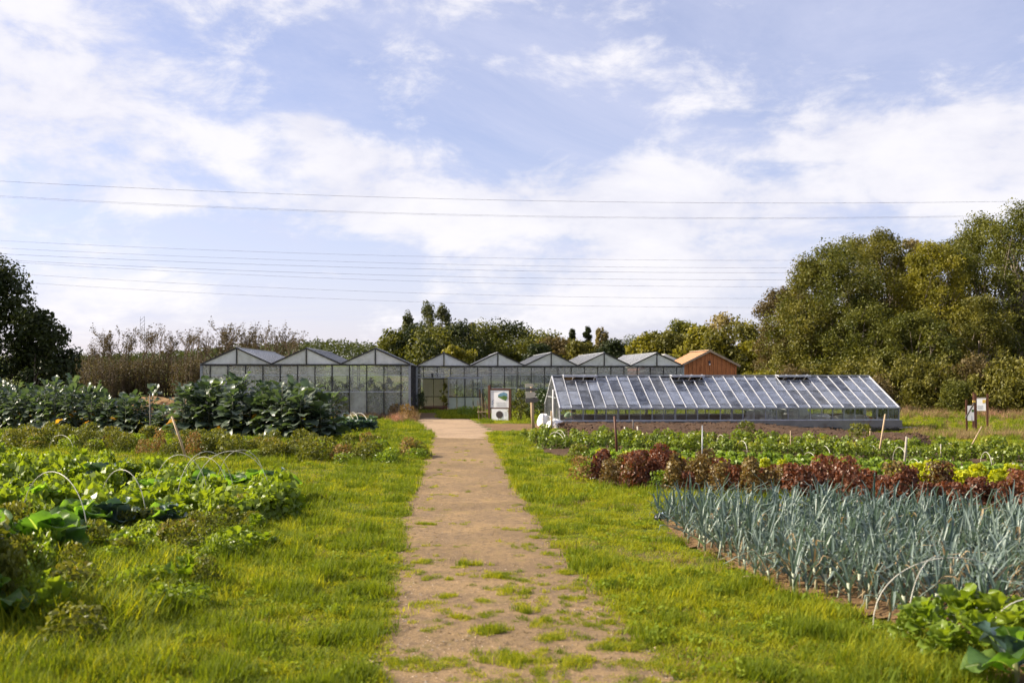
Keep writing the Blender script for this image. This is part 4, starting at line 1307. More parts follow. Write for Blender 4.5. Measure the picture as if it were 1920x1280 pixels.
# middle distance trees
MID = [
    (764, 150, 590, 1.3, 'poplar', 'poplar', 'leftmost of the three slim poplars behind the greenhouses'),
    (802, 152, 576, 1.8, 'poplar', 'poplar', 'tallest slim poplar, middle of the three behind the greenhouses'),
    (829, 150, 579, 1.6, 'poplar', 'poplar', 'right-hand slim poplar of the three behind the greenhouses'),
    (742, 146, 626, 3.2, 'green', 'round', 'green tree at the left foot of the poplars'),
    (785, 145, 618, 3.6, 'dark', 'round', 'dark tree below the left poplar'),
    (825, 140, 614, 4.6, 'green', 'round', 'rounded dark green tree below the right poplar'),
    (858, 138, 612, 4.0, 'dark', 'round', 'dark tree right of the poplars'),
    (855, 128, 652, 2.4, 'yellow', 'round', 'small yellow-green tree peeping over the first two gables'),
    (886, 150, 612, 1.2, 'tan', 'poplar', 'slim pale brown tree between the two dark groves'),
    (915, 142, 615, 4.6, 'green', 'round', 'broad green tree behind the second clear gable'),
    (950, 146, 612, 5.0, 'dark', 'round', 'largest dark rounded tree above the second clear gable'),
    (985, 144, 626, 4.2, 'green', 'round', 'green tree sloping down right of the largest dark tree'),
    (1020, 140, 632, 4.0, 'green', 'round', 'green tree behind the third clear gable'),
    (1048, 138, 640, 3.4, 'brown', 'round', 'brownish tree between the third and fourth clear gables'),
    (1073, 150, 619, 1.5, 'dark', 'cone', 'bluish dark conifer left of the pointed spruce'),
    (1102, 150, 614, 1.6, 'dark', 'cone', 'pointed dark spruce behind the fourth clear gable'),
    (1128, 148, 618, 1.0, 'tan', 'poplar', 'yellowing slim poplar beside the pointed spruce'),
    (1148, 144, 644, 2.8, 'dark', 'round', 'dark round tree right of the yellowing poplar'),
    (1010, 132, 650, 2.6, 'dark', 'round', 'low dark tree just above the third clear gable'),
    (1085, 134, 646, 2.8, 'olive', 'round', 'low olive tree below the conifers'),
    (1180, 210, 640, 6.0, 'far', 'round', 'far hazy tree left of the autumn trees by the barn'),
    (1218, 118, 630, 2.4, 'yellow', 'round', 'yellow-green tree at the left of the autumn group behind the barn'),
    (1252, 116, 622, 2.8, 'olive', 'round', 'olive tree behind the fifth clear gable'),
    (1280, 120, 606, 3.0, 'green', 'round', 'green rounded tree behind the barn left of the pale tree'),
    (1310, 112, 620, 2.6, 'yellow', 'round', 'yellowish tree directly behind the barn ridge'),
    (1352, 118, 592, 3.0, 'tan', 'round', 'pale straw-coloured tree above the barn'),
    (1388, 112, 604, 3.0, 'olive', 'round', 'greyish olive tree right of the pale tree'),
    (1345, 104, 632, 2.8, 'olive', 'round', 'lower olive tree right behind the barn'),
    (1410, 108, 650, 2.4, 'yellow', 'round', 'small golden tree between barn and right-hand wood'),
]
for i, (px, d, ty, R, kd, shp, lab) in enumerate(MID):
    x = X(px, d); Ht = Z(ty, d) - float(tz(x, d))
    n = 5200 if shp in ('poplar', 'cone') else 6000
    ms = tree_meshes(600 + i, Ht, R, .05, 60, n, .36 if shp == 'round' else .30, shp, .27 if shp == 'round' else .22, 6, mat=kd)
    plant_tree('background_tree', lab, 'tree', ms, x, d, i * .9, group='trees behind the greenhouses')


# far wooded hill: one mass
def far_wood():
    r = np.random.default_rng(900)
    n = 70000
    px = r.uniform(-200, 2200, n)
    d = r.uniform(330, 420, n)
    x = X(px, d)
    h_ = r.random(n) ** .6
    lump = 8.0 + 1.3 * np.sin(x * .35) * np.sin(d * .30) + .8 * np.sin(x * .9 + d * .5) + .8 * r.random(n)
    prof = np.interp(px, [-200, 130, 300, 540, 600, 660, 712, 800, 1200, 1500, 2200], [-6.0, -6.2, -5.4, -2.2, -1.5, -2.2, -4.0, -5, -5.5, -5, -3])
    z = tz(x, d) + h_ * (lump + prof)
    V, Fc = leaf_cloud(np.stack([x, d, z], 1), 0.8 * (.6 + .8 * r.random(n)), r, .5, .8)
    o = put('far_wood', np_mesh('far_wood', V, Fc, np.clip(.2 + .5 * h_ * r.random(n) + .2 * r.random(n), 0, 1), TREE['far']))
    tag(o, 'distant wooded hillside beyond the greenhouses', 'wood', kind='stuff')


far_wood()

# ------------------------------------------------------------------ straw heap
def heap(label, a, b, wd, ht, mat, seed, name='straw_heap', cat='heap'):
    r = np.random.default_rng(seed)
    A = Vector((*a, 0)); B = Vector((*b, 0)); dr = (B - A); L = dr.length; dr.normalize(); ac = Vector((-dr.y, dr.x, 0))
    n, m_ = int(L / .22), 16
    V = []; Fc = []
    for i in range(n + 1):
        s = i / n
        e = min(1, s * 6, (1 - s) * 6) ** .6
        for j in range(m_ + 1):
            t_ = j / m_ * 2 - 1
            hh = ht * e * (1 - abs(t_) ** 2.6) * (1 + .06 * math.sin(i * .33 + seed) + .03 * r.normal())
            p = A + dr * (s * L) + ac * (t_ * wd / 2 * (1 + .08 * r.normal()))
            V.append((p.x, p.y, float(tz(p.x, p.y)) + hh))
    for i in range(n):
        for j in range(m_):
            Fc.append((i * (m_ + 1) + j, (i + 1) * (m_ + 1) + j, (i + 1) * (m_ + 1) + j + 1, i * (m_ + 1) + j + 1))
    o = MB().add(V, Fc).build(name, mat, None, False)
    return tag(o, label, cat)


heap('long low straw-covered heap behind the kale, left of the milky greenhouse', (X(170, 66), 72), (X(420, 62), 61.5), 3.0, 1.08, M['straw'], 1)
heap('dark brown manure heap in front of the straw bank', (X(275, 58), 58.6), (X(372, 56), 55.6), 2.4, 1.05, M['manure'], 2, 'manure_heap')

# ------------------------------------------------------------------ power lines
WIRES = [([(0, 340), (480, 361), (960, 376), (1440, 381), (1920, 377)], 'topmost dark power cable crossing the whole sky', .040),
         ([(0, 367), (480, 391), (960, 404), (1440, 408), (1920, 403)], 'second power cable from the top, just below the dark one', .030),
         ([(0, 369.5), (480, 393), (960, 406), (1440, 410), (1920, 405)], 'thin cable running close under the second power cable', .022),
         ([(0, 451), (480, 472), (960, 484), (1440, 488), (1920, 484)], 'fourth power cable, highest of the lower bundle', .028),
         ([(0, 465), (480, 485), (960, 498), (1440, 502), (1920, 498)], 'fifth power cable, second of the lower bundle', .028),
         ([(0, 476), (480, 495), (960, 508), (1440, 511), (1920, 507)], 'sixth power cable, dark one in the middle of the lower bundle', .034),
         ([(0, 487), (480, 508), (960, 521), (1440, 524), (1920, 520)], 'seventh power cable, dark one under the middle of the bundle', .034),
         ([(0, 490), (480, 515), (960, 533), (1440, 537), (1920, 533)], 'eighth power cable, third from the lowest', .028),
         ([(0, 511), (480, 538), (960, 555), (1440, 558), (1920, 555)], 'second lowest power cable', .028),
         ([(0, 526), (480, 555), (960, 571), (1440, 575), (1920, 572)], 'lowest power cable, just above the poplars', .028)]
for pts, lab, rad in WIRES:
    pa = np.array(pts, float)
    cf = np.polyfit(pa[:, 0], pa[:, 1], 2)
    P = []
    for px in np.linspace(-420, 2340, 47):
        d = 185 + 10 * (px / 1920)
        P.append((X(px, d), d, Z(np.polyval(cf, px), d)))
    o = MB().tube(P, rad * .62, 5).build('power_cable', M['wire'], None, True)
    tag(o, lab, 'cable', 'power cables across the sky')
# lattice mast just above the thicket
mast = thing('lattice_mast', 'thin lattice mast top showing above the left thicket', 'mast', (X(267, 240), 240, float(tz(X(267, 240), 240))))
mh = Z(594, 240) - float(tz(X(267, 240), 240))
for sx__ in (-1, 1):
    MB().beam((sx__ * .55, 0, 0), (sx__ * .5, 0, mh), .05, .05).build('leg', M['darkwood'], mast)
for k_ in range(14):
    MB().beam((-.55, 0, mh * k_ / 14), (.55, 0, mh * k_ / 14 + 1.0), .06, .06).build('cross_bar', M['darkwood'], mast)
#PART2
# ------------------------------------------------------------------ leaf shapes for the crops
def ribbon(n, m_, width, length, curve, fold=0.0, wave=0.0, wavef=9.0, ph=0.0, petiole=0.0, pw=.02, cols=None):
    """leaf blade along +X; width(s) half width, curve(s)->(x,z) in units of length"""
    V = []; Fc = []
    if cols:
        m_ = len(cols) - 1
    for i in range(n + 1):
        s = i / n
        cx, cz = curve(s)
        hw_ = width(max(0, (s - petiole) / (1 - petiole))) if s >= petiole else pw
        hw_ = max(hw_, pw * (1 - s * .6))
        for j in range(m_ + 1):
            t_ = cols[j] if cols else j / m_ * 2 - 1
            z = cz * length + fold * abs(t_) * hw_ + wave * abs(t_) ** 1.5 * math.sin(s * wavef + ph + t_ * 1.3) * min(1, max(0, s - petiole) * 4)
            V.append((cx * length, t_ * hw_, z))
    for i in range(n):
        for j in range(m_):
            a = i * (m_ + 1) + j
            Fc.append((a, a + 1, a + m_ + 2, a + m_ + 1))
    return np.array(V), np.array(Fc)


def arc(droop, rise=0.0):
    def c(s):
        return (s * (1 - .25 * droop * s), rise * s - droop * s * s * .75)
    return c


def placed(V, loc, yaw, pitch, roll, sc=1.0):
    R_ = Euler((roll, -pitch, yaw)).to_matrix()
    return (V * sc) @ np.array(R_).T + np.array(loc)


CABC = [-1, -.80, -.52, -.25, -.045, .045, .25, .52, .80, 1]


def leafset(kind, k_):
    r = random.Random(k_ * 17 + len(kind))
    if kind == 'kale':
        return ribbon(6, 4, lambda u: .125 * math.sin(math.pi * min(1, u * .92 + .10)) ** .6, .40, arc(.35 + .35 * r.random(), .25), .25, .035, 11, r.random() * 6, .28, .012)
    if kind == 'cabbage':
        return ribbon(11, 8, lambda u: .235 * math.sin(math.pi * min(1, u * .86 + .13)) ** .55, .56, arc(.25 + .55 * r.random(), .30), .34, .060, 13, r.random() * 6, .20, .016, CABC)


LEAF = {}
for kind, mats in (('kale', ('kale', 'kale_old')), ('cabbage', ('cabbage', 'cabbage_blue'))):
    for mt in mats:
        LEAF[mt] = []
        for k_ in range(4):
            V, Fc = leafset(kind, k_)
            tn = np.linspace(.2, .8, len(Fc))
            if kind == 'cabbage':
                tn = .25 + .4 * (np.arange(len(Fc)) % 2) * ((np.arange(len(Fc)) // 9) % 2)
                tn[4::9] = 1.0
            LEAF[mt].append(np_mesh('leaf', V, Fc, tn, M[mt], True))
LEAFRAW = {'kale': [leafset('kale', k_) for k_ in range(4)]}


def kale_plan(r, Ht):
    """list of (variant, loc, yaw, pitch, roll, scale, old)"""
    L = []
    n = 42
    for i in range(n):
        f = i / (n - 1)
        z = Ht * (.06 + .86 * f)
        yaw = i * 2.4 + r.uniform(-.4, .4)
        pitch = math.radians(-25 + 85 * f ** 1.6 + r.uniform(-16, 16))
        sc_ = (1.30 - .42 * f) * r.uniform(.7, 1.55)
        rr = .03 + .05 * r.random()
        L.append((r.randrange(4), (rr * math.cos(yaw), rr * math.sin(yaw), z), yaw, pitch, r.uniform(-.5, .5), sc_, f < .45 and r.random() < .07))
    return L


def kale_stem(Ht, r):
    return MB().tube([(0, 0, 0), (r.uniform(-.05, .05), r.uniform(-.05, .05), Ht * .5), (r.uniform(-.08, .08), r.uniform(-.08, .08), Ht * .95)], [.026, .022, .010], 6).mesh('stem', M['kale_stem'], True)


R0 = random.Random(5)
stems = [kale_stem(1.9, R0) for _ in range(3)]
solidk = []
for k_ in range(6):
    VV, FF, TT, o_ = [], [], [], 0
    for (vr, loc, yaw, pitch, roll, sc_, old) in kale_plan(R0, 1.9):
        V, Fc = LEAFRAW['kale'][vr]
        VV.append(placed(V, loc, yaw, pitch, roll, sc_)); FF.append(Fc + o_); o_ += len(V); TT += [R0.random()] * len(Fc)
    solidk.append(np_mesh('foliage', np.concatenate(VV), np.concatenate(FF), np.array(TT), M['kale'], True))
start = Vector((-7.75, 40.2, 0))
for rw in range(3):
    for i in range(33):
        s = i * .66 + R0.uniform(-.1, .1) + rw * .2
        p = start - ROW * s - ACR * 0 + Vector((.475, .88, 0)) * (rw * .62) + Vector((R0.uniform(-.22, .22), R0.uniform(-.22, .22), 0))
        ht = 1.90 + R0.uniform(-.42, .25)
        fat = 1.0
        if s < 8.4:
            ht *= 1.16 + .07 * math.sin(s * 1.3 + .5); fat = 1.45
        if s < 1.8:
            ht *= .72 + .155 * s
        if 8.4 <= s < 10.4:
            ht *= .60
        if s >= 10.2:
            ht *= 1.05 + .010 * (s - 10.4) + .10 * math.sin(s * .9)
        sf = ht / 1.9
        rn = ('front', 'middle', 'back')[rw]
        lab = 'tall blue-green kale plant in the %s kale row' % rn
        t = thing('kale_plant', lab, 'kale', (p.x, p.y, 0), R0.uniform(0, 6.28), 'kale plants in the %s row' % rn)
        t.scale = (fat, fat, sf)
        t.rotation_euler = (R0.uniform(-.12, .12), R0.uniform(-.12, .12), t.rotation_euler[2])
        put('stem', stems[i % 3], t)
        if rw == 0:
            for (vr, loc, yaw, pitch, roll, sc_, old) in kale_plan(R0, 1.9):
                put('leaf', LEAF['kale_old' if old else 'kale'][vr], t, loc, (roll, -pitch, yaw), sc_)
        else:
            put('foliage', solidk[(i * 5 + rw) % 6], t)

# ------------------------------------------------------------------ leeks
def leek_leaf(k_):
    r = random.Random(k_ + 90)
    kink = [0, .30, .60, .85, .50, 1.0][k_]
    at_ = r.uniform(.55, .72)
    def c(s):
        if s < at_ or kink == 0:
            return (s, -.10 * s * s)
        q_ = s - at_
        a = kink * 1.9 * min(1, q_ * 7)
        return (at_ + q_ * math.cos(a), -.10 * at_ * at_ - q_ * math.sin(a))
    return ribbon(9, 2, lambda u: .0185 * (1 - u ** 2.2) ** .7, .66, c, .55, .0, 1, 0, 0, .001)


LEEKRAW = [leek_leaf(k_) for k_ in range(6)]
LEEK = [np_mesh('leaf', V, Fc, np.linspace(.15, .85, len(Fc)), M['leek'], True) for V, Fc in LEEKRAW]
LEEKDRY = [np_mesh('leaf', V, Fc, np.linspace(.15, .85, len(Fc)), M['leek_dry'], True) for V, Fc in LEEKRAW[2:]]
stalk = MB().tube([(0, 0, -.02), (0, 0, .16), (0, 0, .30)], [.021, .020, .026], 7).mesh('stalk', M['leek_stalk'], True)


def leek_plan(r):
    L = []
    n = r.randint(8, 11)
    for i in range(n):
        f = i / (n - 1)
        side = 0 if i % 2 else math.pi
        yaw = side + r.uniform(-.9, .9)
        pitch = math.radians(85 - (1 - f) * 46 + r.uniform(-18, 9))
        L.append((r.choice([0, 0, 1, 2, 3, 4, 5, 5]), (0, 0, .11 + .17 * f), yaw, pitch, r.uniform(-.3, .3), r.uniform(.8, 1.12), (i < 2 and r.random() < .6) or r.random() < .06))
    return L


LP = []
r_ = random.Random(33)
P2 = np.array(leek_poly)
o0 = Vector((*G(1236, 975), 0))
for a in range(-3, 40):
    for b in range(-6, 90):
        p = o0 - Vector((.475, .88, 0)) * (a * .38) + ROW * (b * .185)
        p += Vector((r_.uniform(-.07, .07), r_.uniform(-.07, .07), 0))
        if r_.random() < .10:
            continue
        LP.append((p.x, p.y, a))
LP = np.array(LP)
ok = inside(P2, LP[:, 0], LP[:, 1]) & (np.abs(LP[:, 0] / LP[:, 1]) < .56) & (LP[:, 1] > 9.6)
LP = LP[ok]
LP = LP[np.argsort(LP[:, 1] - .9 * (LP[:, 0] < 4.4))]
rowmax = int(LP[:, 2].max())
leekplans = [leek_plan(r_) for _ in range(8)]
leekwhole = []
for pl in leekplans:
    VV, FF, TT, o_ = [], [], [], 0
    for (vr, loc, yaw, pitch, roll, sc_, old) in pl:
        V, Fc = LEEKRAW[vr]
        VV.append(placed(V, loc, yaw, pitch, roll, sc_)); FF.append(Fc + o_); o_ += len(V); TT += [r_.random()] * len(Fc)
    leekwhole.append((np.concatenate(VV), np.concatenate(FF), np.array(TT)))
leekmesh = [np_mesh('foliage', *w_, M['leek'], True) for w_ in leekwhole]
rest = []
for i, (x, y, ra) in enumerate(LP):
    rn = ordinal(rowmax - int(ra) + 1)
    rz = r_.uniform(0, 6.28); s = r_.uniform(.62, 1.18)
    if i < 300:
        near = i < 70
        t = thing('leek', ('blue-green leek in the %s leek row from the front' % rn), 'leek', (x, y, .02), rz,
                  'leeks in the %s row from the front' % rn)
        t.scale = (s, s, s); t.rotation_euler = (r_.uniform(-.2, .2), r_.uniform(-.2, .2), rz)
        put('stalk', stalk, t)
        if near:
            for (vr, loc, yaw, pitch, roll, sc_, old) in leekplans[i % 8]:
                put('leaf', (LEEKDRY[vr % 4] if old else LEEK[vr]), t, loc, (roll, -pitch, yaw), sc_)
        else:
            put('foliage', leekmesh[i % 8], t)
            if i % 3 == 0:
                put('leaf', LEEKDRY[i % 4], t, (0, 0, .2), (0, -1.0, rz), 1.0)
    else:
        rest.append((x, y, rz, s, i % 8))
if rest:
    VV, FF, TT, o_ = [], [], [], 0
    for x, y, rz, s, k_ in rest:
        V, Fc, T = leekwhole[k_]
        VV.append(placed(V, (x, y, .02), rz, r_.uniform(-.1, .1), r_.uniform(-.1, .1), s)); FF.append(Fc + o_); o_ += len(V); TT.append(T)
    tag(put('leeks_behind', np_mesh('leeks_behind', np.concatenate(VV), np.concatenate(FF), np.concatenate(TT), M['leek'], True)),
        'dense far rows of leeks behind the nearer ones', 'leeks', kind='stuff')


# ------------------------------------------------------------------ row crops on the right
def tuft(seed, R, Ht, n, leaf, mat, up=.6, aspect=.8, power=.5, cone=.5, name='foliage', fold=.35):
    r = np.random.default_rng(seed)
    u = r.random(n)
    a = r.random(n) * 6.283
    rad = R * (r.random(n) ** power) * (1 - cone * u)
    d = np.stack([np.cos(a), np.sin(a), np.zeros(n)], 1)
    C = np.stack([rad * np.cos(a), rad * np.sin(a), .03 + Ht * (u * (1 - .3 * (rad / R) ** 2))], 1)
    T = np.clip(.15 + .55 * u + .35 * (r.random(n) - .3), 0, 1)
    V, Fc = leaf_cloud(C, leaf * (.6 + .8 * r.random(n)), r, up, aspect, out=d * .7, fold=fold)
    return np_mesh(name, V, Fc, T, mat)


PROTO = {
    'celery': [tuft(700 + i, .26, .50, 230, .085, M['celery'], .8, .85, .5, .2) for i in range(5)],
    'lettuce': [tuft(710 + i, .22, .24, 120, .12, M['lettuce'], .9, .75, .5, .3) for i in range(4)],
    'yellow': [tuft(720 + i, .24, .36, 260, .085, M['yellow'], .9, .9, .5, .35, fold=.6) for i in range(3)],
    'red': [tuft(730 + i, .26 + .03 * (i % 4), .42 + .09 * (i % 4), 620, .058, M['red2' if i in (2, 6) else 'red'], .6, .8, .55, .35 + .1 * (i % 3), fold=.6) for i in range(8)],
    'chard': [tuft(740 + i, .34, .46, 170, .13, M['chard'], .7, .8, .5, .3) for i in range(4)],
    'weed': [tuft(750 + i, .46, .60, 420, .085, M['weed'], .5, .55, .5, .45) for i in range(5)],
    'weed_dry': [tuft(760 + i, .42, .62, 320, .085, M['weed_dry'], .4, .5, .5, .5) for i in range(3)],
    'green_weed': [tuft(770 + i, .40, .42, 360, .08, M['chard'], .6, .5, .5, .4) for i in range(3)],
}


def leafy(seed, n, s0, s1, mat):
    r = random.Random(seed)
    VV, FF, TT, o_ = [], [], [], 0
    for i in range(n):
        f = i / (n - 1)
        V, Fc = leafset('cabbage', r.randrange(4))
        rr = .16 * r.random()
        yaw = i * 2.4 + r.uniform(-.5, .5)
        VV.append(placed(V, (rr * math.cos(yaw), rr * math.sin(yaw), .05 + .26 * f), yaw, math.radians(5 + 62 * f + r.uniform(-18, 18)), r.uniform(-.7, .7), r.uniform(s0, s1)))
        FF.append(Fc + o_); o_ += len(V); TT += [r.random()] * len(Fc)
    return np_mesh('foliage', np.concatenate(VV), np.concatenate(FF), np.array(TT), mat, True)


PROTO['turnip'] = [leafy(780 + i, 34, .26, .46, M['chard']) for i in range(4)]


def crop(kind, name, label, cat, group, x, y, s=1.0, sz=None):
    o = put(name, random.choice(PROTO[kind]), None, (x, y, float(tz(x, y)) + .02), (random.uniform(-.08, .08), random.uniform(-.08, .08), random.uniform(0, 6.28)))
    o.scale = (s, s, sz or s)
    return tag(o, label, cat, group)


def row(kind, name, label, cat, group, a, b, step, s=(.85, 1.2), jit=.06, gapp=0.0, szf=1.0):
    A = Vector((*G(*a), 0)); B = Vector((*G(*b), 0)); n = int((B - A).length / step)
    for i in range(n + 1):
        if random.random() < gapp:
            continue
        p = A.lerp(B, i / max(1, n)) + Vector((random.uniform(-jit, jit), random.uniform(-jit, jit), 0))
        sc_ = random.uniform(*s)
        crop(kind, name, label, cat, group, p.x, p.y, sc_, sc_ * szf * random.uniform(.88, 1.12))


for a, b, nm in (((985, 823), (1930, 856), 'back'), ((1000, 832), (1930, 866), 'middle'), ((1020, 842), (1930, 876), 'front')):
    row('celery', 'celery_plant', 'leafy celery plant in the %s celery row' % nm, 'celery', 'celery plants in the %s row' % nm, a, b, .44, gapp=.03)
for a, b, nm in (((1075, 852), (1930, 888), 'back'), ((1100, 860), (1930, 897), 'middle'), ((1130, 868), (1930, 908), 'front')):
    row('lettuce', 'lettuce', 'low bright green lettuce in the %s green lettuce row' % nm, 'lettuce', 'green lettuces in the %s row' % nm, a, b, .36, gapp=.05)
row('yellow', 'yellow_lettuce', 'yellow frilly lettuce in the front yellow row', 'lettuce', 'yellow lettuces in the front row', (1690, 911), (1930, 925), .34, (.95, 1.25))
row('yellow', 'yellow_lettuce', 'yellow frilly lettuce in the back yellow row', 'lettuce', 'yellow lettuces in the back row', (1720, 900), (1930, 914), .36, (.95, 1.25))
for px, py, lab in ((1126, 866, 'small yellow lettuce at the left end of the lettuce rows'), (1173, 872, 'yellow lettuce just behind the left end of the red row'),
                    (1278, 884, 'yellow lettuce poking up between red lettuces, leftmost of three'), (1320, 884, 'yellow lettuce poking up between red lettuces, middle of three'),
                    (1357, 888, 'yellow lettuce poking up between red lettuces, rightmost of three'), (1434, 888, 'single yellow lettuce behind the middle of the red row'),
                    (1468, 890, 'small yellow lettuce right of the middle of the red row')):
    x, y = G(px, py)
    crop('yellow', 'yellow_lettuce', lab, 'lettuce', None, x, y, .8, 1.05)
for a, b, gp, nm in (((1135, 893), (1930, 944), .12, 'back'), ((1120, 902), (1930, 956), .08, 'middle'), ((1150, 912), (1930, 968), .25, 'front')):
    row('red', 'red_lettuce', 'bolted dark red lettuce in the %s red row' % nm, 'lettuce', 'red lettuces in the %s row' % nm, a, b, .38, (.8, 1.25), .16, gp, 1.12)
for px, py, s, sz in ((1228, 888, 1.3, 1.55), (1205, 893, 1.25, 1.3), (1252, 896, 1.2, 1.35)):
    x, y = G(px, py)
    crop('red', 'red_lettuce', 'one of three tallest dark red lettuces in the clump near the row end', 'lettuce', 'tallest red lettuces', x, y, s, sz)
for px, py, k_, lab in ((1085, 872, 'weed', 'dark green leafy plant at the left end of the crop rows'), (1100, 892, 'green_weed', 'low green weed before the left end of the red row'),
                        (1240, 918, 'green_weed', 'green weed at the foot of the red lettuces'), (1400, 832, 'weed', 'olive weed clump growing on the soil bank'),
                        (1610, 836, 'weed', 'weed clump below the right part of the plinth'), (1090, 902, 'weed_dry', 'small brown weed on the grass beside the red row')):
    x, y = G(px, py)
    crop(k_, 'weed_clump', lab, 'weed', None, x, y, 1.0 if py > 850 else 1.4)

# turnip-like plants and cabbage at the near right corner
for px, py, s in ((1735, 1215, 1.0), (1790, 1200, 1.15), (1850, 1205, 1.1), (1890, 1225, 1.0), (1765, 1240, .8), (1830, 1235, .95), (1700, 1205, .7), (1930, 1215, 1.1)):
    x, y = G(px, py)
    crop('turnip', 'leafy_plant', 'light green leafy plant in the clump under the near right hoops', 'leafy plant', 'leafy plants at the near right', x, y, s * .95, s * 1.0)


def big_plant(name, label, cat, x, y, s, n, mats, r, lift=(10, 70), group=None):
    t = thing(name, label, cat, (x, y, 0), r.uniform(0, 6.28), group)
    t.scale = (s, s, s)
    MB().tube([(0, 0, 0), (0, 0, .14), (0, 0, .24)], [.03, .035, .02], 6).build('stem', M['stem'], t)
    for i in range(n):
        f = i / max(1, n - 1)
        yaw = i * 2.4 + r.uniform(-.3, .3)
        put('leaf', LEAF[r.choice(mats)][r.randrange(4)], t, (0, 0, .08 + .16 * f), (r.uniform(-.4, .4), -math.radians(lift[0] + (lift[1] - lift[0]) * f + r.uniform(-10, 10)), yaw), r.uniform(.8, 1.2) * (1.05 - .3 * f))
    return t


rb = random.Random(12)
x, y = G(1905, 1285); big_plant('cabbage_plant', 'grey-green cabbage plant cut by the near right picture corner', 'cabbage', x, y, .95, 10, ('cabbage_blue', 'cabbage'), rb)
# left bed
CAB = [(-20, 1075, 1.25, 'cabbage', 'large green cabbage plant at the left picture edge, under the first hoop'), (85, 1062, 1.15, 'cabbage', 'large green cabbage plant right of the one at the left edge'),
       (-85, 1110, 1.2, 'cabbage', 'large green cabbage plant mostly beyond the left picture edge'), (150, 1020, 1.0, 'cabbage', 'green cabbage plant between the first and second near hoops'),
       (215, 1012, .95, 'cabbage_blue', 'blue-grey cabbage plant below the second near hoop'), (300, 1008, .80, 'cabbage_blue', 'small blue-grey cabbage with a drooping leaf on the bed edge'),
       (190, 925, .95, 'cabbage_blue', 'silvery cabbage plant at the back of the left bed'), (232, 910, .85, 'cabbage_blue', 'blue cabbage plant at the back of the left bed, right of the silvery one'),
       (330, 950, .9, 'cabbage', 'green cabbage under the third near hoop'), (385, 945, .95, 'cabbage', 'green cabbage between the third and fourth near hoops'),
       (430, 945, .95, 'cabbage', 'green cabbage under the fourth near hoop'), (475, 940, .95, 'cabbage', 'green cabbage near the right end of the left bed'),
       (512, 938, .95, 'cabbage_blue', 'dark blue-green cabbage at the right end of the left bed'), (60, 985, 1.0, 'cabbage', 'green cabbage plant behind the first near hoop'),
       (275, 960, .85, 'cabbage', 'green cabbage behind the second near hoop'), (10, 1150, .8, 'cabbage', 'green cabbage plant in the shade at the lower left edge'),
       (-45, 1190, .9, 'cabbage', 'green cabbage plant cut by the lower left edge')]
for px, py, s, mt, lab in CAB:
    x, y = G(px, py)
    big_plant('cabbage_plant', lab, 'cabbage', x, y, s * 1.25, 16, (mt, mt, 'cabbage'), rb, group='cabbages in the left bed')
for i in range(230):
    f = rb.random() ** 1.3
    px, py = -60 + 600 * f, (838 + 66 * f + rb.uniform(0, 150 - 95 * f))
    x, y = G(px, py + 26)
    crop(rb.choice(['chard', 'turnip', 'green_weed', 'chard']), 'leafy_plant', 'yellow-green leafy plant growing among the cabbages of the left bed', 'leafy plant', 'leafy plants in the left bed', x, y, rb.uniform(.8, 1.25), rb.uniform(.85, 1.5) + .5 * max(0, .45 - f))
# weeds in front of the kale
for i in range(150):
    f = i / 149
    p = Vector((*G(690, 872), 0)).lerp(Vector((*G(-60, 838), 0)), f) + Vector((.475, .88, 0)) * rb.uniform(-.3, 3.6) + Vector((rb.uniform(-.3, .3), rb.uniform(-.3, .3), 0))
    k_ = rb.choices(['weed', 'weed_dry', 'green_weed'], [7, .4, 3.0])[0]
    crop(k_, 'weed_clump', {'weed': 'yellow-green weed clump in the strip before the kale', 'weed_dry': 'reddish-brown weed clump in the strip before the kale', 'green_weed': 'bright green weed clump in the strip before the kale'}[k_],
         'weed', {'weed': 'yellow-green weeds before the kale', 'weed_dry': 'brown weeds before the kale', 'green_weed': 'bright green weeds before the kale'}[k_], p.x, p.y, rb.uniform(.75, 1.3), rb.uniform(.55, 1.35))
for i in range(130):
    px = -70 + 560 * rb.random() ** 1.15; py = rb.uniform(1035, 1115) - .14 * px + (0 if i % 4 else rb.uniform(0, 130))
    x, y = G(px, py)
    crop(rb.choice(['turnip', 'green_weed', 'weed', 'green_weed']), 'weed_clump', 'rank green weed clump in the overgrown edge below the left bed', 'weed', 'rank weeds below the left bed', x, y, rb.uniform(.5, .95), rb.uniform(.5, 1.0) + (.35 if px < 130 else 0))
# cabbages in the small netted bed near the greenhouse
smallc = []
for k_ in range(3):
    VV, FF, TT, o_ = [], [], [], 0
    for i in range(14):
        V, Fc = leafset('cabbage', i % 4)
        VV.append(placed(V, (0, 0, .08 + .012 * i), i * 2.4, math.radians(8 + 4.5 * i + rb.uniform(-8, 8)), rb.uniform(-.4, .4), rb.uniform(.55, .8))); FF.append(Fc + o_); o_ += len(V); TT += [.5] * len(Fc)
    smallc.append(np_mesh('small_cabbage', np.concatenate(VV), np.concatenate(FF), np.array(TT), M['cabbage_blue'], True))
for i in range(22):
    px = 612 + (i % 11) * 8.6; py = 806 + (i // 11) * 7 - (i % 11) * .4
    x, y = G(px, py)
    o = put('small_cabbage', smallc[i % 3], None, (x, y, 0), (0, 0, i * 1.3), rb.uniform(.9, 1.25))
    tag(o, 'small blue-grey cabbage in the hooped bed beyond the kale end', 'cabbage', 'small cabbages in the hooped bed')

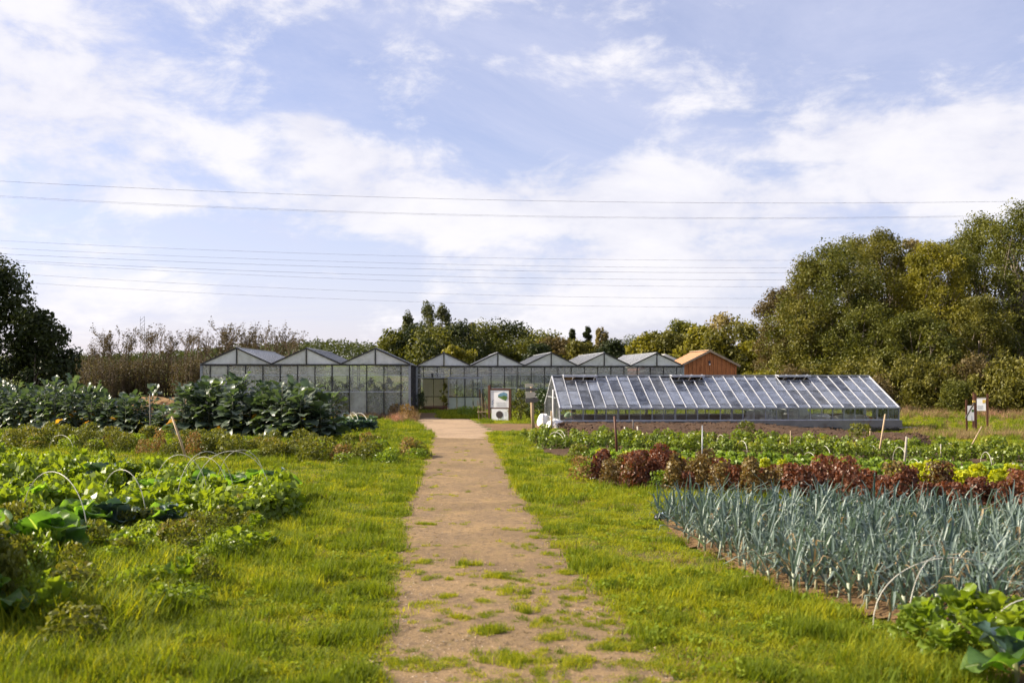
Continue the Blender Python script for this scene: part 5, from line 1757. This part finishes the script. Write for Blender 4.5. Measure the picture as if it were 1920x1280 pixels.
# ------------------------------------------------------------------ shrubs by the greenhouses
PB = {'gold': bush_mesh(801, .75, 2.0, 900, .12, M['shrub'], 24, twigs=12), 'dark': bush_mesh(802, .8, 1.8, 1000, .12, M['darkshrub'], 22, twigs=10),
      'tomato': bush_mesh(803, .62, 2.2, 900, .13, M['weed'], 26, twigs=12), 'vine': bush_mesh(804, .34, 2.2, 700, .12, M['shrub'], 26, twigs=6)}
x, y = G(975, 789); plant_bush('yellowing_shrub', 'yellowing shrub right of the information board', 'shrub', PB['gold'], x, y, .95, 1.0)
x, y = G(1020, 784); plant_bush('dark_shrub', 'dark green shrub behind the finger post', 'shrub', PB['dark'], x, y, 1.0, 1.15)
x, y = G(1003, 783); plant_bush('dark_shrub', 'olive green shrub just left behind the finger post', 'shrub', PB['dark'], x, y, .8, 1.1, 2)
p = at(B_O, .35, -.9); plant_bush('dark_shrub', 'dark green potted-looking shrub left of the open doorway', 'shrub', PB['dark'], p[0], p[1], .62, .85, 1)
p = at(B_O, 2.0, .5); plant_bush('climbing_vine', 'olive climbing plant hanging in the open doorway', 'vine', PB['vine'], p[0], p[1], 1.0, 1.02)
for i in range(14):
    p = at(A_O, 6.6 + i * .40, 1.0 + .6 * (i % 3))
    plant_bush('tomato_plant', 'tall green plant behind the milky panes of the right bay', 'plant', PB['tomato'], p[0], p[1], .85, .92 + .12 * (i % 3), i, 'plants inside the milky greenhouse')
for i in range(10):
    p = at(B_O, 3.2 + i * 1.6, 2.2 + 1.1 * (i % 3))
    plant_bush('inside_shrub', 'green shrub growing inside the clear five-bay greenhouse', 'shrub', PB['dark' if i % 3 else 'gold'], p[0], p[1], .95, 1.0 + .12 * (i % 3), i, 'shrubs inside the clear greenhouse')
for px, py, k_, lab, s in ((742, 786, 'weed_dry', 'pinkish dry weed clump by the corner of the milky greenhouse', 1.5), (764, 790, 'weed_dry', 'tan dry weed clump left of the doorway path', 1.6), (700, 784, 'weed', 'olive weed clump at the foot of the milky greenhouse', 1.3),
                           (660, 782, 'weed_dry', 'brown weed clump at the foot of the milky greenhouse, left of the olive one', 1.3), (632, 784, 'weed', 'yellow-green weed clump behind the small cabbages', 1.3), (722, 780, 'weed', 'grey-green tall weed against the milky panes', 1.4),
                           (690, 852, 'weed_dry', 'reddish weed clump at the right end of the weed strip', 1.2), (870, 782, 'green_weed', 'green weed mound at the foot of the sliding door', 1.6), (893, 784, 'green_weed', 'larger green weed mound left of the information board', 1.7)):
    x, y = G(px, py)
    crop(k_, 'weed_clump', lab, 'weed', None, x, y, s, s * .95)

# ------------------------------------------------------------------ hoops and stakes
def hoop(label, a, b, apex, group, rad=.011, kink=1.0):
    A = Vector((*G(*a), 0)); B = Vector((*G(*b), 0)); mid = (A + B) / 2
    h_ = Z(apex, mid.y)
    P = []
    for i in range(21):
        t_ = math.pi * i / 20
        q_ = A.lerp(B, (1 - math.cos(t_)) / 2)
        P.append((q_.x, q_.y, float(tz(q_.x, q_.y)) + h_ * max(0, math.sin(t_)) ** .8 * kink))
    tag(MB().tube(P, rad * .52, 6).build('hoop', M['hoop'], None, True), label, 'hoop', group)


GL = 'hoops over the left bed'
hoop('bent white hoop over the left bed, second from the left picture edge', (40, 1010), (165, 1035), 884, GL, .013)
hoop('white hoop cut by the left picture edge over the big cabbages', (-100, 1030), (48, 985), 915, GL, .014)
hoop('white hoop in the middle of the left bed, with a sharp right shoulder', (185, 985), (274, 995), 880, GL, .013)
hoop('tall round white hoop over the right half of the left bed', (284, 965), (392, 968), 852, GL, .012)
hoop('widest white hoop at the right end of the left bed', (362, 955), (508, 955), 845, GL, .012)
hoop('narrow white hoop standing inside the widest hoop', (330, 975), (440, 962), 846, GL, .011)
hoop('second wide white hoop just behind the widest hoop', (405, 935), (500, 935), 843, GL, .010)
hoop('thin back hoop behind the round hoop of the left bed', (340, 940), (428, 948), 856, GL, .009)
hoop('small thin hoop far back in the weed strip', (92, 848), (138, 852), 815, GL, .012)
GS = 'hoops over the small cabbages'
for k_, (a, b, ap) in enumerate((((636, 800), (665, 803), 775), ((652, 801), (673, 806), 773), ((660, 800), (690, 804), 774), ((645, 798), (680, 800), 777))):
    hoop(['leftmost small white hoop over the small cabbages', 'front white hoop over the small cabbages', 'rightmost small white hoop over the small cabbages', 'rear white hoop over the small cabbages'][k_], a, b, ap, GS, .022)
GR = 'hoops over the near right plants'
hoop('large white hoop before the leeks at the near right', (1637, 1182), (1922, 1170), 1045, GR, .012)
hoop('second white hoop leg crossing the large near right hoop', (1702, 1205), (1800, 1165), 1043, GR, .010)
hoop('white hoop cut by the near right picture corner', (1852, 1222), (2010, 1215), 1122, GR, .012)
GF = 'small hoops over the far crop rows'
SM = [(1515, 12, 826, 850), (1518, 12, 848, 868), (1545, 13, 835, 862), (1563, 12, 828, 848), (1596, 10, 832, 852), (1635, 10, 834, 856), (1679, 14, 831, 852), (1687, 13, 838, 872), (1714, 12, 860, 884), (1716, 9, 837, 856),
      (1780, 15, 831, 848), (1849, 11, 847, 882), (1872, 17, 835, 852), (1902, 13, 869, 893), (1437, 8, 818, 838), (1352, 8, 815, 838), (1300, 8, 812, 834), (1050, 12, 806, 840), (1043, 16, 810, 838), (1392, 9, 826, 848)]
ORD = ['first', 'second', 'third', 'fourth', 'fifth', 'sixth', 'seventh', 'eighth', 'ninth', 'tenth', 'eleventh', 'twelfth', 'thirteenth', 'fourteenth', 'fifteenth', 'sixteenth', 'seventeenth', 'eighteenth', 'nineteenth', 'twentieth']
for k_, (cx, hw_, ap, bs_) in enumerate(sorted(SM)):
    hoop(ORD[k_] + ' small white hoop from the left over the far crop rows', (cx - hw_, bs_ - 2), (cx + hw_, bs_ + 3), ap, GF, .016)


def stake(label, base, top, rad, mat, name='stake'):
    x, y = G(*base); z1 = Z(top[1], y)
    o = MB().tube([(x, y, -.05), (X((base[0] + top[0]) / 2, y) + .01, y, z1 / 2), (X(top[0], y), y, z1)], [rad, rad, rad * .85], 7).build(name, mat, None, True)
    tag(o, label, 'stake')


stake('thick brown wooden stake in the celery rows', (1157, 856), (1152, 780), .045, M['brownwood'])
stake('thin grey metal stake rising from the red lettuces', (1315, 905), (1317, 797), .018, M['galv'])
stake('short dark stake behind the celery near the thick brown stake', (1187, 815), (1187, 786), .03, M['darkwood'])
stake('white-tipped short stake, left of the pair before the plinth', (1172, 818), (1171, 800), .035, M['creamwood'])
stake('white-tipped short stake, right of the pair before the plinth', (1196, 818), (1195, 799), .035, M['creamwood'])
stake('thin pale cane in the celery below the tall plastic heap', (1482, 856), (1482, 807), .016, M['palewood'])
stake('short tan stake below the right end of the plinth', (1630, 834), (1632, 803), .03, M['palewood'])
stake('long leaning tan stake before the right end of the glasshouse', (1645, 866), (1660, 776), .03, M['palewood'])
stake('grey weathered stake right of the soil bank', (1694, 884), (1700, 818), .035, M['greywood'])
stake('slim grey stake in the celery left of the field boards', (1764, 870), (1764, 832), .022, M['greywood'])
stake('long leaning bamboo cane below the field boards', (1806, 862), (1841, 799), .022, M['palewood'])
stake('leaning brown stake in the weeds before the kale', (352, 866), (322, 780), .04, M['palewood'])
stake('thin dark upright stake in front of the kale', (281, 836), (281, 738), .025, M['darkwood'])
stake('short rotten stake near the left gable of the glasshouse', (1034, 806), (1034, 770), .05, M['palewood'])
# blue and dark scraps at the end of the leek bed
sc1 = crumpled('plastic_scrap', 'blue-grey plastic scrap at the left end of the leek bed', 'plastic scrap', solid('blue_plastic', (.28, .33, .50), None, .4), (*G(1252, 972), .0), (.28, .2, .13), 21, 12)
sc2 = crumpled('plastic_scrap', 'black plastic scrap beside the blue one at the leek bed', 'plastic scrap', M['blackplastic'], (*G(1238, 974), .0), (.26, .22, .12), 22, 12)
sc3 = crumpled('plastic_scrap', 'pale plastic scrap before the left end of the red lettuces', 'plastic scrap', M['plasticsheet'], (*G(1118, 898), .0), (.35, .2, .10), 23, 12)
sc4 = crumpled('red_sack', 'small red sack among dry weeds at the greenhouse corner', 'sack', solid('red_plastic', (.50, .07, .06), None, .6), (*G(757, 782), .2), (.45, .4, .45), 24, 14)

# ------------------------------------------------------------------ the person in the glasshouse
def skin_mesh(name, verts, edges, radii, mat, parent, sub=2):
    me = bpy.data.meshes.new(name)
    me.from_pydata(verts, edges, [])
    me.materials.append(mat)
    o = put(name, me, parent)
    sm = o.modifiers.new('skin', 'SKIN'); sm.use_smooth_shade = True; sm.branch_smoothing = .6
    lay = me.skin_vertices[0].data if len(me.skin_vertices) else None
    if lay:
        for i, q_ in enumerate(radii):
            lay[i].radius = (q_, q_) if not hasattr(q_, '__len__') else q_
            lay[i].use_root = (i == 0)
    o.modifiers.new('smooth', 'SUBSURF').levels = sub
    o.modifiers['smooth'].render_levels = sub
    return o


per = thing('person', 'person in a light green shirt crouching and leaning over inside the glasshouse', 'person', at(C_O, .42, .95, .045), RZ)
vs = [(0, 0, .34), (.05, 0, .48), (.16, 0, .60), (.27, 0, .67), (.33, 0, .70), (.40, 0, .73), (.47, 0, .735)]
es = [(i, i + 1) for i in range(6)]
rd = [(.13, .15), (.12, .14), (.13, .16), (.11, .13), .055, (.085, .085), (.07, .075)]
def chain(p0, pts, rs):
    k_ = p0
    for p, q_ in zip(pts, rs):
        vs.append(p); rd.append(q_); es.append((k_, len(vs) - 1)); k_ = len(vs) - 1
    return k_
for sg_ in (-1, 1):
    chain(0, [(.02, sg_ * .11, .30), (.36, sg_ * .17, .38), (.10, sg_ * .15, .09), (.26, sg_ * .16, .035)], [.095, .065, .045, .035])
    wr = chain(3, [(.25, sg_ * .19, .64), (.30, sg_ * .22, .40), (.44, sg_ * .15, .24), (.50, sg_ * .13, .19)], [.058, .043, .030, .036])
    for f_ in range(4):
        chain(wr, [(.54, sg_ * (.10 + .02 * f_), .15), (.56 + .004 * f_, sg_ * (.10 + .02 * f_), .115 - .006 * (f_ % 3))], [.010, .008])
    chain(wr, [(.50, sg_ * .09, .16), (.53, sg_ * .085, .135)], [.011, .009])
chain(6, [(.545, 0, .715)], [.016])
skin_mesh('body', vs, es, rd, M['skin'], per)
vs, es, rd = [(0, 0, .37), (.05, 0, .48), (.16, 0, .605), (.27, 0, .675)], [(0, 1), (1, 2), (2, 3)], [(.155, .17), (.145, .165), (.15, .18), (.125, .145)]
for sg_ in (-1, 1):
    chain(3, [(.25, sg_ * .19, .645), (.285, sg_ * .21, .47)], [.075, .066])
skin_mesh('shirt', vs, es, rd, M['shirt'], per)
vs, es, rd = [(0, 0, .33), (.01, 0, .30)], [(0, 1)], [(.155, .17), .12]
for sg_ in (-1, 1):
    chain(1, [(.02, sg_ * .11, .30), (.36, sg_ * .17, .385), (.11, sg_ * .15, .12)], [.108, .08, .062])
skin_mesh('trousers', vs, es, rd, M['trousers'], per)
skin_mesh('hair', [(.395, 0, .77), (.43, 0, .80), (.36, 0, .735)], [(0, 1), (0, 2)], [.085, .06, .06], M['hair'], per)

# ------------------------------------------------------------------ grass: scattered clumps
def clump_mesh(seed, n, R, h0, h1, wd, mat, spread=.5, curl=.5):
    r = np.random.default_rng(seed)
    a = r.random(n) * 6.283; rad = R * np.sqrt(r.random(n))
    bx = rad * np.cos(a); by = rad * np.sin(a)
    yaw = r.random(n) * 6.283
    h_ = h0 + (h1 - h0) * r.random(n)
    ln = h_ * (spread * (.3 + r.random(n)))
    dx, dy = np.cos(yaw), np.sin(yaw)
    sx_, sy_ = -dy, dx
    V = np.empty((n, 5, 3))
    w_ = wd * (.6 + .8 * r.random(n))
    for k_, (f, wf) in enumerate(((0, 1.0), (.55, .75))):
        ox = bx + dx * ln * f ** 1.6; oy = by + dy * ln * f ** 1.6; oz = h_ * (f - curl * .3 * f * f)
        V[:, k_ * 2] = np.stack([ox - sx_ * w_ * wf / 2, oy - sy_ * w_ * wf / 2, oz], 1)
        V[:, k_ * 2 + 1] = np.stack([ox + sx_ * w_ * wf / 2, oy + sy_ * w_ * wf / 2, oz], 1)
    V[:, 4] = np.stack([bx + dx * ln, by + dy * ln, h_ * (1 - curl * .3)], 1)
    me = bpy.data.meshes.new('clump')
    fs = []
    for i in range(n):
        o_ = i * 5
        fs.append((o_, o_ + 1, o_ + 3, o_ + 2)); fs.append((o_ + 2, o_ + 3, o_ + 4))
    me.from_pydata(V.reshape(-1, 3).tolist(), [], fs)
    at_ = me.attributes.new('tint', 'FLOAT', 'FACE')
    at_.data.foreach_set('value', np.repeat(r.random(n) * .85, 2).astype(np.float32))
    me.materials.append(mat)
    return me


def broad_clump(seed, n, R, ht, leaf, mat):
    return tuft(seed, R, ht, n, leaf, mat, .9, .7, .5, .1, 'clump')


def scatter(name, label, cat, P, rot, scl, idx, meshes):
    coll = bpy.data.collections.new(name + '_source')
    for i, me in enumerate(meshes):
        ob = bpy.data.objects.new('%s_source_%02d' % (name, i), me)
        coll.objects.link(ob)
    me = bpy.data.meshes.new(name)
    me.vertices.add(len(P)); me.vertices.foreach_set('co', np.ascontiguousarray(P, np.float32).ravel())
    for nm, tp, dat, key in (('rot', 'FLOAT_VECTOR', rot, 'vector'), ('scl', 'FLOAT_VECTOR', scl, 'vector'), ('pick', 'INT', idx, 'value')):
        a_ = me.attributes.new(nm, tp, 'POINT')
        a_.data.foreach_set(key, np.ascontiguousarray(dat, np.int32 if tp == 'INT' else np.float32).ravel())
    o = put(name, me)
    ng = bpy.data.node_groups.new(name, 'GeometryNodeTree')
    ng.interface.new_socket('Geometry', in_out='INPUT', socket_type='NodeSocketGeometry')
    ng.interface.new_socket('Geometry', in_out='OUTPUT', socket_type='NodeSocketGeometry')
    gi = ng.nodes.new('NodeGroupInput'); go = ng.nodes.new('NodeGroupOutput')
    ip = ng.nodes.new('GeometryNodeInstanceOnPoints')
    ci = ng.nodes.new('GeometryNodeCollectionInfo')
    ci.inputs['Collection'].default_value = coll
    ci.inputs['Separate Children'].default_value = True
    ci.inputs['Reset Children'].default_value = True
    ip.inputs['Pick Instance'].default_value = True
    def attr(nm, tp):
        nd = ng.nodes.new('GeometryNodeInputNamedAttribute'); nd.data_type = tp; nd.inputs['Name'].default_value = nm
        return nd.outputs['Attribute']
    ng.links.new(gi.outputs[0], ip.inputs['Points'])
    ng.links.new(ci.outputs[0], ip.inputs['Instance'])
    ng.links.new(attr('pick', 'INT'), ip.inputs['Instance Index'])
    er = ng.nodes.new('FunctionNodeEulerToRotation')
    ng.links.new(attr('rot', 'FLOAT_VECTOR'), er.inputs[0])
    ng.links.new(er.outputs[0], ip.inputs['Rotation'])
    ng.links.new(attr('scl', 'FLOAT_VECTOR'), ip.inputs['Scale'])
    ng.links.new(ip.outputs[0], go.inputs[0])
    md = o.modifiers.new('scatter', 'NODES'); md.node_group = ng
    return tag(o, label, cat, kind='stuff')


def lowfreq(x, y, s, ph=0.0):
    return (np.sin(x * s + 1.3 * np.sin(y * s * .7 + ph)) + np.sin(y * s * 1.3 + ph + 1.1 * np.sin(x * s * .8)) + .7 * np.sin((x + y) * s * 2.3 + ph * 2) + .5 * np.sin((x - y) * s * 4.1)) / 3.2


def sample_view(n, d0, d1, r, power=1.0, umax=.58):
    """ground points spread over the wedge of land in view"""
    d = d0 * (d1 / d0) ** (r.random(n) ** power)
    u = r.uniform(-umax, umax, n)
    return u * d, d


EDGEPATH = np.array(path_poly)
HOUSE = [[at(A_O, -.1, -.05)[:2], at(A_O, 12.4, -.05)[:2], at(A_O, 12.4, 14)[:2], at(A_O, -.1, 14)[:2]],
         [at(B_O, -.1, -.05)[:2], at(B_O, 20.2, -.05)[:2], at(B_O, 20.2, 14)[:2], at(B_O, -.1, 14)[:2]],
         [at(C_O, -.1, -.1)[:2], at(C_O, 18, -.1)[:2], at(C_O, 18, 7.5)[:2], at(C_O, -.1, 7.5)[:2]]]
LAWN = [clump_mesh(1000 + i, 40, .15, .03, .085, .008, M['grass'], .9, .6) for i in range(4)] + \
       [clump_mesh(1010 + i, 34, .14, .06, .15, .009, M['grass'], .8, .6) for i in range(3)] + \
       [broad_clump(1020 + i, 26, .13, .05, .04, M['clover']) for i in range(2)] + \
       [clump_mesh(1030, 20, .14, .03, .08, .007, M['dry'], 1.0, .6)] + \
       [clump_mesh(1033 + i, 40, .16, .06, .15, .010, M['grass_dark'], .7, .5) for i in range(3)]
rg = np.random.default_rng(77)
xg, yg = sample_view(64000, 7.5, 75, rg, .85)
jx, jy = xg + .16 * lowfreq(xg, yg, 3.1) + rg.normal(0, .05, len(xg)), yg + .3 * lowfreq(yg, xg, 2.7, 1)
keep = np.ones(len(xg), bool)
for pl in BEDS + HOUSE:
    keep &= ~inside(pl, jx, jy)
keep &= ~(inside(left_bed_poly, jx, jy) & (rg.random(len(xg)) < .5))
keep &= ~inside(kale_poly, jx, jy)
bald = lowfreq(xg, yg, .9, 2.0)
keep &= ~((bald > .72) & (rg.random(len(xg)) < .75))
xg, yg, bald = xg[keep], yg[keep], bald[keep]
EL = []
for side_ in (PATH_L, PATH_R):
    q_ = np.array([G(*p) for p in side_[:-1]])
    for k_ in range(len(q_) - 1):
        m_ = int(np.linalg.norm(q_[k_ + 1] - q_[k_]) * 26)
        f = rg.random(m_)[:, None]
        EL.append(q_[k_] * (1 - f) + q_[k_ + 1] * f + rg.normal(0, 1, (m_, 2)) * np.array([.09, .10]))
EL = np.concatenate(EL); EL = EL[EL[:, 1] > 7.5]
xg = np.concatenate([xg, EL[:, 0]]); yg = np.concatenate([yg, EL[:, 1]]); bald = np.concatenate([bald, np.zeros(len(EL))])
n = len(xg)
lush = lowfreq(xg, yg, .55, 4.0) + .35 * (xg < -3) + .5 * ((xg < -2.5) & (yg < 15))
pick = rg.integers(0, 4, n)
pick = np.where((lush > .35) & (rg.random(n) < .6), rg.integers(4, 7, n), pick)
pick = np.where(rg.random(n) < .07 + .08 * (lush > .2), rg.integers(7, 9, n), pick)
pick = np.where((rg.random(n) < .05) | ((bald > .45) & (rg.random(n) < .35)), 9, pick)
darkp = lowfreq(xg, yg, 2.6, 3.3) + .7 * lowfreq(xg, yg, 6.5, 1.1) + .25 * (xg < -2.4)
pick = np.where((darkp > np.where(xg < -1.5, .40, .50)) & (rg.random(n) < .75), rg.integers(10, 13, n), pick)  # darker clumps paint shaded tussocks into the lawn, more on the left
dist_s = np.clip(.80 + yg / 55, .8, 1.9)
knob = lowfreq(xg, yg, 4.2, 1.7) + .6 * lowfreq(xg, yg, 9.0, .3)
hs = np.clip(.80 + .45 * lush + .75 * knob + .35 * (darkp > .4), .35, 2.6) * rg.uniform(.75, 1.35, n)
scl = np.stack([dist_s * rg.uniform(.85, 1.25, n)] * 2 + [hs * np.clip(.9 + yg / 140, .9, 1.3)], 1)
rot = np.stack([rg.normal(0, .08, n), rg.normal(0, .08, n), rg.random(n) * 6.283], 1)
scatter('grass', 'short green grass on both verges of the path', 'grass', np.stack([xg, yg, tz(xg, yg)], 1), rot, scl, pick, LAWN)

# tufts and moss on the path
xt, yt = sample_view(14000, 7.5, 40, rg, .9, .5)
ok = inside(path_poly, xt, yt) & ((lowfreq(xt * 1.0, yt * 1.0, 2.2, .7) + .55 * lowfreq(xt, yt, 6.0, 2.0) + .30 * (yt < 16)) > .40)
xt, yt = xt[ok], yt[ok]
hs_t = rg.uniform(.4, 1.3, len(xt))
for px, py, rr_, k_ in ((930, 1187, .16, 26), (1027, 1200, .12, 16), (936, 1085, .16, 20), (965, 1112, .14, 14), (1083, 1126, .12, 12), (1140, 1216, .15, 20), (960, 1240, .30, 34), (1075, 1246, .16, 20), (770, 1245, .2, 18), (862, 1160, .09, 8),
                        (905, 1130, .12, 8), (838, 1120, .12, 8), (790, 1055, .14, 10), (800, 985, .2, 10), (1010, 1010, .1, 6), (880, 1060, .2, 10), (1060, 1075, .15, 10), (1110, 1175, .12, 10), (985, 1150, .10, 8), (1185, 1250, .2, 18), (1030, 1165, .08, 5)):
    x0_, y0_ = G(px, py)
    xt = np.concatenate([xt, x0_ + rg.normal(0, rr_ * .6, k_)]); yt = np.concatenate([yt, y0_ + rg.normal(0, rr_ * .5, k_)])
    hs_t = np.concatenate([hs_t, rg.uniform(.5, 1.0, k_) * rg.uniform(.8, 2.2)])
ok = inside(path_poly, xt, yt); xt, yt, hs_t = xt[ok], yt[ok], hs_t[ok]
n = len(xt)
MOSS = [clump_mesh(1040 + i, 56, .07, .02, .065, .006, M['grass_dark' if i == 1 else 'grass'], .9, .6) for i in range(3)]
scatter('path_tufts', 'flat grass tufts growing on the gravel path', 'grass', np.stack([xt, yt, np.full(n, .014)], 1),
        np.stack([np.zeros(n), np.zeros(n), rg.random(n) * 6.28], 1), np.stack([rg.uniform(.7, 1.3, n)] * 2 + [hs_t], 1), rg.integers(0, 3, n), MOSS)

# gravel on the path
xs_, ys_ = sample_view(26000, 7.5, 30, rg, .9, .5)
ok = inside(path_poly, xs_, ys_); xs_, ys_ = xs_[ok], ys_[ok]; n = len(xs_)
def pebble(seed, mat):
    r = np.random.default_rng(seed)
    m_ = MB(); V = []
    ico = [(0, 0, 1), (.9, 0, .3), (.28, .85, .3), (-.72, .53, .3), (-.72, -.53, .3), (.28, -.85, .3), (0, 0, -.4)]
    V = [tuple(np.array(p) * .012 * (.7 + .6 * r.random()) * np.array([1, 1, .55])) for p in ico]
    return m_.add(V, [(0, 1, 2), (0, 2, 3), (0, 3, 4), (0, 4, 5), (0, 5, 1), (6, 2, 1), (6, 3, 2), (6, 4, 3), (6, 5, 4), (6, 1, 5)]).mesh('pebble', mat)
PEB = [pebble(1, solid('tan_stone', (.36, .26, .17), (.26, .18, .12), .8, 20)), pebble(2, solid('grey_stone', (.22, .19, .17), (.16, .14, .12), .8, 20)), pebble(3, solid('pale_stone', (.52, .42, .31), (.42, .33, .24), .8, 20)),
       MB().box((0, 0, .004), (.06, .006, .004)).mesh('straw_bit', M['dry'])]
scatter('path_gravel', 'small stones and straw bits on the path', 'gravel', np.stack([xs_, ys_, np.full(n, .016)], 1),
        np.stack([rg.normal(0, .2, n), rg.normal(0, .2, n), rg.random(n) * 6.28], 1), np.stack([rg.uniform(.4, 1.5, n)] * 3, 1), rg.choice([0, 0, 1, 1, 2, 3], n), PEB)

# straw litter on the leek bed edge
xs_, ys_ = sample_view(9000, 9, 22, rg, .9, .6)
ok = inside(leek_poly, xs_, ys_) | inside(near_right_poly, xs_, ys_)
xs_, ys_ = xs_[ok], ys_[ok]; n = len(xs_)
scatter('straw_litter', 'loose straw lying between the leeks', 'straw', np.stack([xs_, ys_, np.full(n, .05)], 1),
        np.stack([rg.normal(0, .25, n), rg.normal(0, .25, n), rg.random(n) * 6.28], 1), np.stack([rg.uniform(1.0, 3.2, n), rg.uniform(1, 2.2, n), rg.uniform(1, 2, n)], 1), np.zeros(n, int),
        [PEB[3], MB().box((0, 0, .004), (.05, .010, .004)).mesh('straw_bit', M['leek_dry'])])

# clods on the soil bank
xs_, ys_ = sample_view(24000, 34, 56, rg, .9, .5)
ok = inside(mound_poly, xs_, ys_); xs_, ys_ = xs_[ok], ys_[ok]; n = len(xs_)
scatter('soil_clods', 'brown clods on the dug soil bank', 'soil', np.stack([xs_, ys_, tz(xs_, ys_) + .16 + .1 * rg.random(n)], 1),
        np.stack([rg.normal(0, .5, n), rg.normal(0, .5, n), rg.random(n) * 6.28], 1), np.stack([rg.uniform(3, 9, n)] * 2 + [rg.uniform(4, 11, n)], 1), np.zeros(n, int), [pebble(5, M['soil'])])

# dry and long grass: greenhouse foot, right field, left corner tufts
TALL = [clump_mesh(1050 + i, 46, .22, .25, .62, .012, M['dry'], .5, .4) for i in range(3)] + [clump_mesh(1060 + i, 44, .20, .18, .40, .012, M['grass_dark' if i else 'grass'], .6, .5) for i in range(3)] + \
       [clump_mesh(1070, 30, .2, .2, .5, .016, M['pinkdry'], .6, .4)]
pts = []
def strip(n, pxa, pxb, pya, pyb, kinds, s0, s1):
    for _ in range(n):
        px = rg.uniform(pxa, pxb); py = rg.uniform(pya, pyb)
        x, y = G(px, py)
        pts.append((x, y, rg.choice(kinds), rg.uniform(s0, s1)))
strip(520, 600, 778, 772, 788, [0, 1, 2, 3, 6, 0, 4], .7, 1.3)
strip(60, 735, 775, 780, 792, [6, 6, 0], .9, 1.5)
strip(1300, 1690, 1960, 750, 779, [0, 1, 2, 3, 4, 4, 6, 6, 5], .6, 1.3)
strip(500, 1690, 1960, 778, 802, [3, 3, 4, 5, 3, 1], .35, .8)
strip(260, 1700, 1960, 800, 825, [3, 4, 5, 0, 1], .6, 1.1)
strip(380, 820, 1030, 775, 786, [3, 4, 5, 3], .6, 1.2)
strip(260, -60, 330, 1030, 1095, [3, 4, 5], .7, 1.4)
strip(520, -80, 300, 1085, 1275, [3, 4, 5], .4, 1.0)
strip(260, -80, 250, 1075, 1190, [4, 5, 3], .8, 1.5)
strip(90, 280, 560, 990, 1040, [3, 4, 5], .5, 1.0)
strip(120, 1580, 1900, 1210, 1290, [3, 4, 5], .4, .8)
strip(500, 60, 420, 722, 745, [0, 1, 3, 4, 0], .9, 1.6)
pts = np.array(pts); n = len(pts)
scatter('long_grass', 'tufts of longer green and dry grass', 'grass', np.stack([pts[:, 0], pts[:, 1], tz(pts[:, 0], pts[:, 1])], 1),
        np.stack([rg.normal(0, .12, n), rg.normal(0, .12, n), rg.random(n) * 6.28], 1), np.stack([pts[:, 3] * 1.15] * 2 + [pts[:, 3]], 1), pts[:, 2].astype(int), TALL)

# ------------------------------------------------------------------ each look-alike gets its own place in words
def number_groups():
    by = {}
    for o in COL.objects:
        if o.parent is None and 'label' in o and 'group' in o:
            by.setdefault((o['group'], o['label']), []).append(o)
    for (g_, lab), obs in by.items():
        if len(obs) < 2:
            continue
        obs.sort(key=lambda o: o.location.x / max(o.location.y, 1))
        for i, o in enumerate(obs):
            base_ = lab[7:] if lab.startswith('one of ') else lab
            words = base_.split()
            tail = ['from', 'the', 'left']
            o['label'] = ' '.join([ordinal(i + 1)] + words[:12] + tail)


number_groups()
